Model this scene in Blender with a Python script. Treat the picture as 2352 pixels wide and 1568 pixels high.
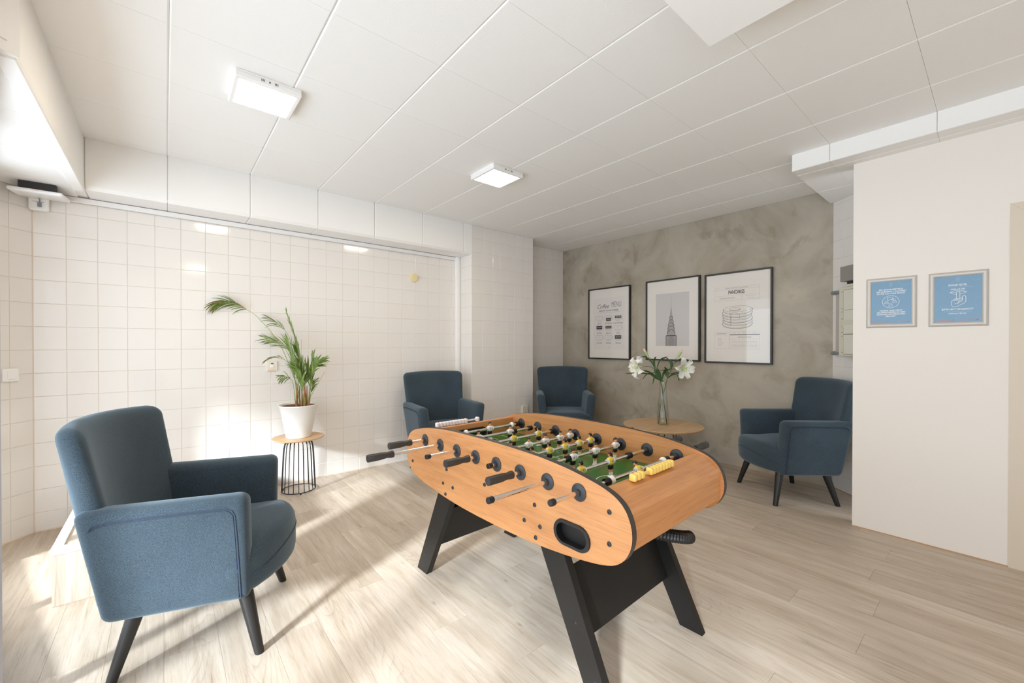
import bpy, math, random
from mathutils import Vector, Matrix, noise
from math import sin, cos, pi, radians as R, sqrt
random.seed(7)
for o in list(bpy.data.objects): bpy.data.objects.remove(o)
SC = bpy.context.scene; COL = SC.collection
# ------------------------------------------------------------------ camera
cam_d = bpy.data.cameras.new('camera'); cam = bpy.data.objects.new('camera', cam_d); COL.objects.link(cam)
YAW, PIT, ROL = .8688, -.0058, .0002
_f = Vector((cos(YAW), sin(YAW), 0)); _r = Vector((sin(YAW), -cos(YAW), 0)); _u = Vector((0, 0, 1))
_f2 = cos(PIT)*_f + sin(PIT)*_u; _u2 = cos(PIT)*_u - sin(PIT)*_f
_r3 = cos(ROL)*_r + sin(ROL)*_u2; _u3 = cos(ROL)*_u2 - sin(ROL)*_r
cam.matrix_world = Matrix.Translation((0, 0, 1.2486)) @ Matrix((_r3, _u3, -_f2)).transposed().to_4x4()
cam_d.sensor_width = 36; cam_d.lens = 36*947.4/2352
cam_d.shift_x = -(1179.1-1176)/2352; cam_d.shift_y = (795.3-784)/2352
cam_d.clip_start = .05
SC.camera = cam
# ------------------------------------------------------------------ light
SC.view_settings.view_transform = 'Standard'; SC.view_settings.look = 'None'
SC.view_settings.gamma = 1; SC.view_settings.use_curve_mapping = False
SC.view_settings.exposure = 0.34
W = bpy.data.worlds.new('sky'); SC.world = W; W.use_nodes = True
_bg = W.node_tree.nodes['Background']; _bg.inputs[0].default_value = (.78, .89, 1.0, 1); _bg.inputs[1].default_value = 3.9
_sd = bpy.data.lights.new('sun', 'SUN'); _sd.energy = 8.2; _sd.angle = R(6); _sd.color = (.84, .93, 1.0)
sun = bpy.data.objects.new('sun', _sd); COL.objects.link(sun); sun.location = (-6, -3, 5)
SAZ, SEL = R(27), R(21)
sun.rotation_euler = Vector((cos(SAZ)*cos(SEL), sin(SAZ)*cos(SEL), -sin(SEL))).to_track_quat('-Z', 'Y').to_euler()
LAMP_W = 45.0
SC.cycles.max_bounces = 10; SC.cycles.diffuse_bounces = 7; SC.cycles.glossy_bounces = 4
SC.cycles.transparent_max_bounces = 16; SC.cycles.caustics_reflective = False; SC.cycles.caustics_refractive = False
SC.cycles.use_denoising = True; SC.cycles.sample_clamp_indirect = 6
def portal(name, c, w, h, n):
    l = bpy.data.lights.new(name, 'AREA'); l.shape = 'RECTANGLE'; l.size = w; l.size_y = h; l.cycles.is_portal = True
    o = bpy.data.objects.new(name, l); COL.objects.link(o); o.location = c
    o.rotation_euler = Vector(n).to_track_quat('-Z', 'Y').to_euler()
portal('sky_portal', (-.655, 2.9, 1.12), 1.42, 2.24, (.97, .2, 0))
portal('sky_portal', (-.75, 1.9, 1.12), .8, 2.2, (.7, -.7, 0))
portal('sky_portal', (-1.02, .15, 1.12), 2.9, 2.2, (1, 0, 0))
# ------------------------------------------------------------------ materials
MATS = {}
def _new(name):
    m = bpy.data.materials.new(name); m.use_nodes = True; MATS[name] = m
    nt = m.node_tree; return m, nt, nt.nodes['Principled BSDF']
def _n(nt, t, **kw):
    n = nt.nodes.new(t)
    for k, v in kw.items():
        if k in n.inputs: n.inputs[k].default_value = v
        else: setattr(n, k, v)
    return n
def _ramp(nt, stops):
    r = nt.nodes.new('ShaderNodeValToRGB'); e = r.color_ramp.elements
    while len(e) < len(stops): e.new(.5)
    for i, (p, c) in enumerate(stops): e[i].position = p; e[i].color = (*c, 1) if len(c) == 3 else c
    return r
def mat(name, col, rough=.5, metal=0, spec=.5, bump=0, bscale=200, var=0, vscale=6, sheen=0, coat=0, emis=0, ecol=None):
    m, nt, b = _new(name); L = nt.links
    b.inputs['Base Color'].default_value = (*col, 1); b.inputs['Roughness'].default_value = rough
    b.inputs['Metallic'].default_value = metal; b.inputs['Specular IOR Level'].default_value = spec
    if sheen: b.inputs['Sheen Weight'].default_value = sheen; b.inputs['Sheen Roughness'].default_value = .4
    if coat: b.inputs['Coat Weight'].default_value = coat; b.inputs['Coat Roughness'].default_value = .08
    if emis: b.inputs['Emission Color'].default_value = (*(ecol or col), 1); b.inputs['Emission Strength'].default_value = emis
    tc = _n(nt, 'ShaderNodeTexCoord')
    if var:
        nz = _n(nt, 'ShaderNodeTexNoise', Scale=vscale, Detail=5.0, Roughness=.6); L.new(tc.outputs['Object'], nz.inputs['Vector'])
        r = _ramp(nt, [(.3, [c*(1-var) for c in col]), (.7, [min(1, c*(1+var)) for c in col])])
        L.new(nz.outputs['Fac'], r.inputs[0]); L.new(r.outputs[0], b.inputs['Base Color'])
    if bump:
        n2 = _n(nt, 'ShaderNodeTexNoise', Scale=bscale, Detail=3.0); L.new(tc.outputs['Object'], n2.inputs['Vector'])
        bp = _n(nt, 'ShaderNodeBump', Strength=bump, Distance=.002); L.new(n2.outputs['Fac'], bp.inputs['Height'])
        L.new(bp.outputs[0], b.inputs['Normal'])
    return m
def wood(name, c0, c1, c2, rough=.4, stretch=(1, 12, 12), scale=3, rand=False, coat=0, fine=90, knots=False, bump=.15, spec=.5):
    m, nt, b = _new(name); L = nt.links
    tc = _n(nt, 'ShaderNodeTexCoord'); src = tc.outputs['Object']
    if rand:
        oi = _n(nt, 'ShaderNodeObjectInfo'); mu = _n(nt, 'ShaderNodeVectorMath', operation='SCALE'); mu.inputs[0].default_value = (37, 53, 71)
        L.new(oi.outputs['Random'], mu.inputs['Scale'])
        ad = _n(nt, 'ShaderNodeVectorMath', operation='ADD'); L.new(src, ad.inputs[0]); L.new(mu.outputs[0], ad.inputs[1]); src = ad.outputs[0]
    def mapped(sc):
        mp = _n(nt, 'ShaderNodeMapping'); mp.inputs['Scale'].default_value = sc; L.new(src, mp.inputs['Vector']); return mp.outputs[0]
    def mul(a, b_, f):
        mx = _n(nt, 'ShaderNodeMix', data_type='RGBA', blend_type='MULTIPLY'); mx.inputs['Factor'].default_value = f
        L.new(a, mx.inputs['A']); L.new(b_, mx.inputs['B']); return mx.outputs['Result']
    n1 = _n(nt, 'ShaderNodeTexNoise', Scale=scale, Detail=8.0, Roughness=.62, Distortion=.7); L.new(mapped(stretch), n1.inputs['Vector'])
    r1 = _ramp(nt, [(.32, c0), (.5, c1), (.68, c2)]); L.new(n1.outputs['Fac'], r1.inputs[0])
    n2 = _n(nt, 'ShaderNodeTexNoise', Scale=fine/10, Detail=6.0, Roughness=.7); L.new(mapped([q*(1 if q < 2 else 2.2) for q in stretch]), n2.inputs['Vector'])
    r2 = _ramp(nt, [(.3, (.80, .78, .76)), (.5, (1, 1, 1)), (.75, (1.0, 1.0, 1.0))]); L.new(n2.outputs['Fac'], r2.inputs[0])
    out = mul(r1.outputs[0], r2.outputs[0], 1 if not knots else .8)
    if knots:
        # growth rings: distance field of a slowly bending noise, cut into thin dark contour lines that run along the plank
        big = _n(nt, 'ShaderNodeTexNoise', Scale=1.0, Detail=1.5, Roughness=.4, Distortion=.25); L.new(mapped((5.2, .75, 1)), big.inputs['Vector'])
        m1 = _n(nt, 'ShaderNodeMath', operation='MULTIPLY'); m1.inputs[1].default_value = 34; L.new(big.outputs['Fac'], m1.inputs[0])
        fr = _n(nt, 'ShaderNodeMath', operation='FRACT'); L.new(m1.outputs[0], fr.inputs[0])
        r3 = _ramp(nt, [(0, (.80, .77, .74)), (.12, (.93, .92, .91)), (.35, (1, 1, 1)), (1, (1, 1, 1))]); L.new(fr.outputs[0], r3.inputs[0])
        msk = _n(nt, 'ShaderNodeTexNoise', Scale=1.0, Detail=2.0); L.new(mapped((6, 1.3, 1)), msk.inputs['Vector'])
        rm = _ramp(nt, [(.50, (0, 0, 0)), (.64, (1, 1, 1))]); L.new(msk.outputs['Fac'], rm.inputs[0])
        mx2 = _n(nt, 'ShaderNodeMix', data_type='RGBA', blend_type='MULTIPLY'); L.new(rm.outputs[0], mx2.inputs['Factor']); L.new(out, mx2.inputs['A']); L.new(r3.outputs[0], mx2.inputs['B'])
        # long dark streaks
        stn = _n(nt, 'ShaderNodeTexNoise', Scale=1.0, Detail=6.0, Roughness=.7, Distortion=.3); L.new(mapped((60, 3.2, 1)), stn.inputs['Vector'])
        r6 = _ramp(nt, [(.30, (.60, .57, .54)), (.38, (.88, .87, .86)), (.48, (1, 1, 1)), (.70, (1.07, 1.07, 1.07))]); L.new(stn.outputs['Fac'], r6.inputs[0])
        o3 = mul(mx2.outputs['Result'], r6.outputs[0], .75)
        vo = _n(nt, 'ShaderNodeTexVoronoi', Scale=2.6); L.new(mapped((2.6, .95, 1)), vo.inputs['Vector'])
        r4 = _ramp(nt, [(0, (.30, .26, .22)), (.022, (.55, .50, .45)), (.045, (.85, .83, .8)), (.075, (1, 1, 1))]); L.new(vo.outputs['Distance'], r4.inputs[0])
        o4 = mul(o3, r4.outputs[0], .6)
        oi2 = _n(nt, 'ShaderNodeObjectInfo'); r5 = _ramp(nt, [(0, (.90, .89, .88)), (1, (1.05, 1.05, 1.05))]); L.new(oi2.outputs['Random'], r5.inputs[0])
        out = mul(o4, r5.outputs[0], 1)
    L.new(out, b.inputs['Base Color']); b.inputs['Roughness'].default_value = rough; b.inputs['Specular IOR Level'].default_value = spec
    if coat: b.inputs['Coat Weight'].default_value = coat; b.inputs['Coat Roughness'].default_value = .12
    bp = _n(nt, 'ShaderNodeBump', Strength=bump, Distance=.001); L.new(n2.outputs['Fac'], bp.inputs['Height']); L.new(bp.outputs[0], b.inputs['Normal'])
    return m
def fabric(name, col):
    m, nt, b = _new(name); L = nt.links; tc = _n(nt, 'ShaderNodeTexCoord'); fs = []
    for s in ((1100, 330, 1100), (330, 1100, 330), (330, 330, 1200)):
        mp = _n(nt, 'ShaderNodeMapping'); mp.inputs['Scale'].default_value = s
        nz = _n(nt, 'ShaderNodeTexNoise', Scale=1.0, Detail=0.0); L.new(tc.outputs['Object'], mp.inputs['Vector']); L.new(mp.outputs[0], nz.inputs['Vector']); fs.append(nz)
    a = _n(nt, 'ShaderNodeMath', operation='ADD'); L.new(fs[0].outputs['Fac'], a.inputs[0]); L.new(fs[1].outputs['Fac'], a.inputs[1])
    a2 = _n(nt, 'ShaderNodeMath', operation='ADD'); L.new(a.outputs[0], a2.inputs[0]); L.new(fs[2].outputs['Fac'], a2.inputs[1])
    a3 = _n(nt, 'ShaderNodeMath', operation='MULTIPLY'); a3.inputs[1].default_value = 1/3; L.new(a2.outputs[0], a3.inputs[0])
    r = _ramp(nt, [(.38, [c*.66 for c in col]), (.5, col), (.62, [c*1.45 for c in col])]); L.new(a3.outputs[0], r.inputs[0])
    big = _n(nt, 'ShaderNodeTexNoise', Scale=5.0, Detail=3.0); L.new(tc.outputs['Object'], big.inputs['Vector'])
    rb = _ramp(nt, [(.3, (.88, .88, .88)), (.7, (1.1, 1.1, 1.1))]); L.new(big.outputs['Fac'], rb.inputs[0])
    mx = _n(nt, 'ShaderNodeMix', data_type='RGBA', blend_type='MULTIPLY'); mx.inputs['Factor'].default_value = 1
    L.new(r.outputs[0], mx.inputs['A']); L.new(rb.outputs[0], mx.inputs['B']); L.new(mx.outputs['Result'], b.inputs['Base Color'])
    b.inputs['Roughness'].default_value = .9; b.inputs['Specular IOR Level'].default_value = .15
    b.inputs['Sheen Weight'].default_value = .32; b.inputs['Sheen Roughness'].default_value = .5; b.inputs['Sheen Tint'].default_value = (.66, .82, .95, 1)
    bp = _n(nt, 'ShaderNodeBump', Strength=.25, Distance=.0005); L.new(a3.outputs[0], bp.inputs['Height']); L.new(bp.outputs[0], b.inputs['Normal'])
    return m
def concrete(name):
    m, nt, b = _new(name); L = nt.links; tc = _n(nt, 'ShaderNodeTexCoord')
    n1 = _n(nt, 'ShaderNodeTexNoise', Scale=1.5, Detail=7.0, Roughness=.6, Distortion=.9); L.new(tc.outputs['Object'], n1.inputs['Vector'])
    r1 = _ramp(nt, [(.28, (.275, .235, .18)), (.42, (.365, .32, .25)), (.52, (.41, .368, .30)), (.62, (.45, .40, .32)), (.76, (.53, .49, .41))]); L.new(n1.outputs['Fac'], r1.inputs[0])
    n2 = _n(nt, 'ShaderNodeTexNoise', Scale=3.6, Detail=7.0, Roughness=.6, Distortion=.5); L.new(tc.outputs['Object'], n2.inputs['Vector'])
    r2 = _ramp(nt, [(.33, (.80, .78, .74)), (.44, (1, 1, 1)), (.64, (1.0, 1.0, 1.0)), (.76, (1.14, 1.14, 1.13))]); L.new(n2.outputs['Fac'], r2.inputs[0])
    mx = _n(nt, 'ShaderNodeMix', data_type='RGBA', blend_type='MULTIPLY'); mx.inputs['Factor'].default_value = 1
    L.new(r1.outputs[0], mx.inputs['A']); L.new(r2.outputs[0], mx.inputs['B']); L.new(mx.outputs['Result'], b.inputs['Base Color'])
    b.inputs['Roughness'].default_value = .62; b.inputs['Specular IOR Level'].default_value = .35
    bp = _n(nt, 'ShaderNodeBump', Strength=.25, Distance=.006); L.new(n2.outputs['Fac'], bp.inputs['Height']); L.new(bp.outputs[0], b.inputs['Normal'])
    return m
def glass_pane(name, tint=(1, 1, 1), base=.04, edge=.5, rough=.01):
    m = bpy.data.materials.new(name); m.use_nodes = True; MATS[name] = m; nt = m.node_tree; nt.nodes.clear(); L = nt.links
    o = nt.nodes.new('ShaderNodeOutputMaterial'); t = nt.nodes.new('ShaderNodeBsdfTransparent'); t.inputs[0].default_value = (*tint, 1)
    g = nt.nodes.new('ShaderNodeBsdfGlossy'); g.inputs['Roughness'].default_value = rough
    f = nt.nodes.new('ShaderNodeLayerWeight'); f.inputs[0].default_value = .5
    p = _n(nt, 'ShaderNodeMath', operation='POWER'); p.inputs[1].default_value = 4.0; L.new(f.outputs['Facing'], p.inputs[0])
    q = _n(nt, 'ShaderNodeMath', operation='MULTIPLY_ADD'); q.inputs[1].default_value = edge; q.inputs[2].default_value = base; L.new(p.outputs[0], q.inputs[0])
    x = nt.nodes.new('ShaderNodeMixShader'); L.new(q.outputs[0], x.inputs[0]); L.new(t.outputs[0], x.inputs[1]); L.new(g.outputs[0], x.inputs[2]); L.new(x.outputs[0], o.inputs[0])
    return m
M_wall = mat('white_paint', (.80, .755, .705), .55, bump=.05, bscale=90, spec=.3)
M_ceil = mat('ceiling_panel_white', (.86, .85, .833), .6, bump=.25, bscale=160, spec=.25)
M_trimw = mat('white_trim', (.86, .85, .835), .4)
M_tile = mat('glazed_tile', (.775, .745, .712), .09, spec=.5, var=.015, vscale=.8)
M_grout = mat('grout', (.70, .62, .54), .8)
M_conc = concrete('raw_concrete')
M_floor = wood('washed_plank', (.46, .375, .29), (.55, .468, .38), (.62, .545, .46), rough=.45, stretch=(9, 1, 1), scale=1.5, rand=True, knots=True, bump=.2, fine=80, spec=.35)
M_gap = mat('plank_gap', (.24, .185, .135), .9)
M_base = mat('orange_caulk', (.50, .29, .16), .7)
M_basew = mat('pale_caulk', (.75, .62, .50), .7)
M_beige = mat('beige_door', (.66, .575, .47), .5, bump=.05)
M_fab = fabric('blue_weave', (.0385, .0565, .0725))
M_pipe = mat('dark_piping', (.02, .032, .06), .8)
M_leg = mat('black_stained_wood', (.012, .011, .0105), .42, var=.2, vscale=20)
M_beech = wood('beech_laminate', (.50, .215, .078), (.575, .262, .099), (.63, .30, .12), rough=.33, stretch=(12, 1, 12), scale=2.4, bump=.03, fine=60)
M_beechx = wood('beech_laminate_across', (.50, .215, .078), (.575, .262, .099), (.63, .30, .12), rough=.33, stretch=(1, 12, 12), scale=2.4, bump=.03, fine=60)
M_band = mat('dark_edge_band', (.045, .038, .034), .5)
M_blk = mat('black_melamine', (.012, .0105, .0095), .45, spec=.3, var=.12, vscale=9)
M_plas = mat('black_plastic', (.009, .009, .010), .35)
M_gplas = mat('charcoal_plastic', (.026, .027, .031), .45)
M_chrome = mat('chrome', (.80, .77, .74), .14, metal=1)
M_green = mat('green_pitch', (.030, .15, .026), .28, spec=.5, var=.12, vscale=5)
M_wpl = mat('white_plastic', (.86, .86, .85), .28)
M_yel = mat('yellow_shirt', (.80, .62, .07), .3)
M_yelb = mat('pale_yellow_plastic', (.90, .64, .16), .35)
M_skin = mat('painted_skin', (.80, .36, .19), .4)
M_wbead = mat('pale_pink_white_plastic', (.86, .80, .82), .3)
M_oak = wood('oak_veneer', (.50, .31, .16), (.60, .39, .215), (.66, .44, .255), rough=.4, stretch=(1, 14, 14), scale=2.2, bump=.04)
M_steel = mat('black_wire', (.012, .012, .013), .35)
M_pot = mat('white_pot', (.86, .86, .84), .32)
M_soil = mat('dark_soil', (.07, .035, .02), .95, bump=.8, bscale=120, var=.4, vscale=60)
M_terra = mat('brown_rim', (.30, .13, .07), .7)
M_leafg = mat('palm_green', (.135, .21, .035), .42, var=.35, vscale=14)
M_leafd = mat('lily_leaf', (.04, .10, .028), .4, var=.25, vscale=20)
M_stem = mat('palm_stem', (.22, .30, .06), .5, var=.25, vscale=20)
M_brown = mat('stem_sheath', (.38, .17, .08), .75, var=.4, vscale=30)
M_dry = mat('dry_tip', (.50, .28, .17), .8)
M_petal = mat('white_petal', (.88, .88, .83), .5)
M_throat = mat('petal_throat', (.62, .68, .34), .5)
M_bud = mat('lily_bud', (.42, .50, .22), .5, var=.2, vscale=20)
M_budt = mat('bud_tip', (.80, .55, .38), .5)
M_frame = mat('black_frame', (.022, .018, .016), .38)
M_mat = mat('mat_board', (.80, .755, .70), .75)
M_paper = mat('print_paper', (.76, .72, .685), .7)
M_ink = mat('black_ink', (.035, .035, .04), .6)
M_ink2 = mat('grey_ink', (.24, .235, .24), .6)
M_ink3 = mat('faint_ink', (.50, .48, .46), .6)
M_photo = mat('photo_sky', (.60, .575, .56), .6)
M_tower = mat('photo_tower', (.36, .33, .32), .6)
M_glass = glass_pane('picture_glass', (.99, .99, .99))
M_alu = mat('satin_aluminium', (.60, .57, .53), .5, metal=.3)
M_blue = mat('poster_blue', (.165, .31, .46), .32)
M_white = mat('poster_white', (.88, .87, .85), .5)
M_teal = mat('poster_teal', (.12, .40, .45), .5)
M_red = mat('poster_coral', (.80, .19, .13), .5)
M_pale = mat('poster_pale', (.32, .47, .60), .5)
M_lampf = mat('lamp_housing', (.84, .83, .82), .4)
M_diff = mat('lamp_diffuser', (1, 1, 1), .5, emis=LAMP_W, ecol=(1, .84, .64))
M_cream = mat('cream_plastic', (.76, .72, .62), .4)
M_sens = mat('yellowed_plastic', (.78, .66, .38), .45)
M_cab = mat('cable_grey', (.22, .24, .24), .5)
M_dark = mat('vent_dark', (.03, .025, .022), .7)
M_redl = mat('red_indicator', (.35, .02, .02), .3)
M_orange = mat('orange_print', (.85, .32, .12), .5)
M_cabn = mat('meter_cabinet_grey', (.66, .63, .52), .45)
M_cabw = mat('cabinet_window', (.70, .69, .60), .3)
M_gasket = mat('cabinet_gasket', (.62, .45, .20), .6)
M_gbox = mat('grey_box', (.27, .25, .225), .6)
M_vase = glass_pane('vase_glass', (.955, .97, .96), .035, .45)
M_water = glass_pane('vase_water', (.98, .985, .98), .01, .12)
# ------------------------------------------------------------------ mesh builder
class MB:
    def __init__(s): s.v = []; s.f = []; s.m = []; s.X = None
    def add(s, vs, fs, mi=0):
        b = len(s.v); s.v += [tuple(s.X @ Vector(q)) if s.X else tuple(q) for q in vs]
        s.f += [tuple(b+i for i in f) for f in fs]; s.m += [mi]*len(fs); return s
    def box(s, x0, x1, y0, y1, z0, z1, mi=0, bev=0):
        if bev:
            return s.rbox(((x0+x1)/2, (y0+y1)/2, (z0+z1)/2), (x1-x0, y1-y0, z1-z0), bev, mi=mi, k=(0, 1), n=(0, 0, 0))
        v = [(x, y, z) for x in (x0, x1) for y in (y0, y1) for z in (z0, z1)]
        return s.add(v, [(0, 1, 3, 2), (4, 6, 7, 5), (0, 4, 5, 1), (2, 3, 7, 6), (0, 2, 6, 4), (1, 5, 7, 3)], mi)
    def rbox(s, c, size, r, mi=0, n=(1, 1, 1), k=(0, .3, .65, 1), fn=None):
        ax = []
        for a in range(3):
            h = size[a]/2; rr = min(r, h*.999)
            e = [-h + rr*t for t in k]; inner = [(-h+rr) + (2*h-2*rr)*i/(n[a]+1) for i in range(1, n[a]+1)]
            ax.append(e + inner + [-q for q in reversed(e)])
        idx = {}; vs = []; fs = []
        def V(i, j, l):
            key = (i, j, l)
            if key not in idx:
                p = [ax[0][i], ax[1][j], ax[2][l]]; q = []
                for a in range(3):
                    h = size[a]/2; rr = min(r, h*.999); q.append(max(-h+rr, min(h-rr, p[a])))
                d = Vector(p)-Vector(q)
                if len(k) == 2:
                    # chamfer: L1 projection
                    t = sum(abs(x) for x in d); pp = Vector(q) + (d*(r/t) if t > 1e-9 else d)
                else:
                    pp = Vector(q) + (d.normalized()*min(r, d.length) if d.length > 1e-9 else d)
                P = (pp.x+c[0], pp.y+c[1], pp.z+c[2])
                if fn: P = fn(*P)
                idx[key] = len(vs); vs.append(P)
            return idx[key]
        N = [len(a)-1 for a in ax]
        def quad(a, b, c_, d, flip):
            t = (a, b, c_, d); t = t[::-1] if flip else t
            if len(set(t)) >= 3: fs.append(t)
        for i in range(N[0]):
            for j in range(N[1]):
                for l, fl in ((0, True), (N[2], False)): quad(V(i, j, l), V(i+1, j, l), V(i+1, j+1, l), V(i, j+1, l), fl)
            for l in range(N[2]):
                for j, fl in ((0, False), (N[1], True)): quad(V(i, j, l), V(i+1, j, l), V(i+1, j, l+1), V(i, j, l+1), fl)
        for j in range(N[1]):
            for l in range(N[2]):
                for i, fl in ((0, True), (N[0], False)): quad(V(i, j, l), V(i, j+1, l), V(i, j+1, l+1), V(i, j, l+1), fl)
        return s.add(vs, fs, mi)
    def tube(s, pts, r, n=8, mi=0, caps=True, closed=False):
        pts = [Vector(p) for p in pts]; m = len(pts); rs = r if isinstance(r, (list, tuple)) else [r]*m
        vs = []; fs = []; up = None
        for i, p in enumerate(pts):
            if closed: t = pts[(i+1) % m]-pts[i-1]
            else: t = pts[min(i+1, m-1)]-pts[max(i-1, 0)]
            t.normalize()
            if up is None: up = t.orthogonal().normalized()
            else:
                up = up - t*up.dot(t)
                up = up.normalized() if up.length > 1e-6 else t.orthogonal().normalized()
            w = t.cross(up)
            for k in range(n):
                a = 2*pi*k/n; vs.append(p + (up*cos(a)+w*sin(a))*rs[i])
        for i in range(m if closed else m-1):
            for k in range(n):
                a = i*n+k; b = i*n+(k+1) % n; c = ((i+1) % m)*n+(k+1) % n; d = ((i+1) % m)*n+k; fs.append((a, b, c, d))
        if caps and not closed: fs.append(tuple(reversed(range(n)))); fs.append(tuple((m-1)*n+k for k in range(n)))
        return s.add(vs, fs, mi)
    def lathe(s, prof, n=24, c=(0, 0, 0), axis='z', mi=0, closed=False, rot=0):
        vs = []; fs = []; m = len(prof)
        for r, h in prof:
            for k in range(n):
                a = 2*pi*k/n + rot; x, y = r*cos(a), r*sin(a)
                p = (x, y, h) if axis == 'z' else ((h, x, y) if axis == 'x' else (y, h, x)); vs.append((p[0]+c[0], p[1]+c[1], p[2]+c[2]))
        for i in range(m if closed else m-1):
            for k in range(n):
                a = i*n+k; b = i*n+(k+1) % n; i2 = (i+1) % m; fs.append((a, b, i2*n+(k+1) % n, i2*n+k))
        if not closed:
            if prof[0][0] > 1e-6: fs.append(tuple(reversed(range(n))))
            if prof[-1][0] > 1e-6: fs.append(tuple((m-1)*n+k for k in range(n)))
        return s.add(vs, fs, mi)
    def prism(s, poly, a, b, axis='x', mi=0):
        def P(u, v, w): return {'x': (w, u, v), 'y': (u, w, v), 'z': (u, v, w)}[axis]
        n = len(poly); vs = [P(u, v, a) for u, v in poly]+[P(u, v, b) for u, v in poly]
        fs = [tuple(range(n)), tuple(reversed(range(n, 2*n)))]+[(i, n+i, n+(i+1) % n, (i+1) % n) for i in range(n)]
        return s.add(vs, fs, mi)
    def ell(s, c, r, n=12, m=8, mi=0, zmin=-1):
        vs = []; fs = []
        for i in range(m+1):
            t = -pi/2 + pi*i/m
            for k in range(n):
                a = 2*pi*k/n; vs.append((c[0]+r[0]*cos(t)*cos(a), c[1]+r[1]*cos(t)*sin(a), c[2]+r[2]*max(zmin, sin(t))))
        for i in range(m):
            for k in range(n): fs.append((i*n+k, i*n+(k+1) % n, (i+1)*n+(k+1) % n, (i+1)*n+k))
        return s.add(vs, fs, mi)
    def mesh(s, name, mats, ang=35):
        me = bpy.data.meshes.new(name); me.from_pydata(s.v, [], s.f)
        for mm in (mats if isinstance(mats, (list, tuple)) else [mats]): me.materials.append(mm)
        me.polygons.foreach_set('material_index', s.m)
        me.polygons.foreach_set('use_smooth', [bool(ang)]*len(me.polygons))
        bm_fix(me)
        if ang: me.set_sharp_from_angle(angle=R(ang))
        me.update(); return me
    def build(s, name, mats, parent=None, ang=35, **kw):
        return put(name, s.mesh(name, mats, ang), parent, **kw)
import bmesh
def bm_fix(me):
    bm = bmesh.new(); bm.from_mesh(me); bmesh.ops.dissolve_degenerate(bm, dist=1e-7, edges=bm.edges[:]) if False else None
    bmesh.ops.recalc_face_normals(bm, faces=bm.faces[:]); bm.to_mesh(me); bm.free()
def put(name, me, parent=None, label=None, cat=None, group=None, kind=None, mtx=None):
    o = bpy.data.objects.new(name, me); COL.objects.link(o)
    if parent: o.parent = parent
    if mtx: 
        o.matrix_local = mtx
    return tag(o, label, cat, group, kind)
def tag(o, label=None, cat=None, group=None, kind=None):
    if label: o['label'] = label
    if cat: o['category'] = cat
    if group: o['group'] = group
    if kind: o['kind'] = kind
    return o
def thing(name, label, cat, loc=(0, 0, 0), rz=0, group=None, mtx=None):
    o = bpy.data.objects.new(name, None); COL.objects.link(o); o.empty_display_size = .1
    if mtx: o.matrix_world = mtx
    else: o.location = loc; o.rotation_euler = (0, 0, rz)
    return tag(o, label, cat, group)
def dup(root, loc, rz, label):
    def cp(o, par):
        c = o.copy(); COL.objects.link(c)
        if par: c.parent = par
        for ch in o.children: cp(ch, c)
        return c
    kids = list(root.children); c = cp(root, None); c.location = loc; c.rotation_euler = (0, 0, rz); c['label'] = label; return c
_T = {}
def text_parts(mb, s, x, y, size, mi=0, wide=1.0, bold=0.0, z=0.0, shear=0.0, align='CENTER'):
    """lettering as flat geometry in the local xy plane"""
    cu = bpy.data.curves.new('t', 'FONT'); cu.body = s; cu.size = 1; cu.align_x = align; cu.align_y = 'CENTER'; cu.offset = bold; cu.resolution_u = 2; cu.shear = shear
    o = bpy.data.objects.new('t', cu); COL.objects.link(o); dg = bpy.context.evaluated_depsgraph_get()
    me = bpy.data.meshes.new_from_object(o.evaluated_get(dg))
    mb.add([(x+v.co.x*size*wide, y+v.co.y*size, z) for v in me.vertices], [tuple(p.vertices) for p in me.polygons], mi)
    bpy.data.objects.remove(o); bpy.data.curves.remove(cu); bpy.data.meshes.remove(me)
def fit(mb, s, x, y, cap, width, mi=0, bold=.02, z=0.0, shear=0.0):
    """lettering scaled to a given cap height and overall width"""
    t = MB(); text_parts(t, s, 0, 0, 1, mi, 1, bold, 0, shear); xs = [v[0] for v in t.v]; w = max(xs)-min(xs); c = (max(xs)+min(xs))/2
    mb.add([(x+(v[0]-c)*width/w, y+v[1]*cap/.70, z) for v in t.v], t.f, mi)
def seg(mb, p, q, w, z=0, mi=0):
    """flat printed line in xy plane"""
    d = Vector((q[0]-p[0], q[1]-p[1])); 
    if d.length < 1e-9: return
    d.normalize(); n = Vector((-d.y, d.x))*w/2; z += (len(mb.f) % 24)*8e-6
    mb.add([(p[0]-n.x, p[1]-n.y, z), (q[0]-n.x, q[1]-n.y, z), (q[0]+n.x, q[1]+n.y, z), (p[0]+n.x, p[1]+n.y, z)], [(0, 1, 2, 3)], mi)
def pline(mb, pts, w, z=0, mi=0, closed=False):
    for i in range(len(pts)-(0 if closed else 1)): seg(mb, pts[i], pts[(i+1) % len(pts)], w, z, mi)
def rect(mb, x0, x1, y0, y1, z=0, mi=0): mb.add([(x0, y0, z), (x1, y0, z), (x1, y1, z), (x0, y1, z)], [(0, 1, 2, 3)], mi)
def orect(mb, x0, x1, y0, y1, w, z=0, mi=0): pline(mb, [(x0, y0), (x1, y0), (x1, y1), (x0, y1)], w, z, mi, True)
def arc(cx, cy, rx, ry, a0, a1, n=14): return [(cx+rx*cos(R(a0+(a1-a0)*i/n)), cy+ry*sin(R(a0+(a1-a0)*i/n))) for i in range(n+1)]
# ------------------------------------------------------------------ room dimensions
H = 2.595; YM = 4.128; XC = 4.455; YC = 3.868; XW = 3.609; ZS = 2.477; XL = -.396
def struct(name, mb, m, parent=None): return mb.build(name, m, parent, kind=None if parent else 'structure')
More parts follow.
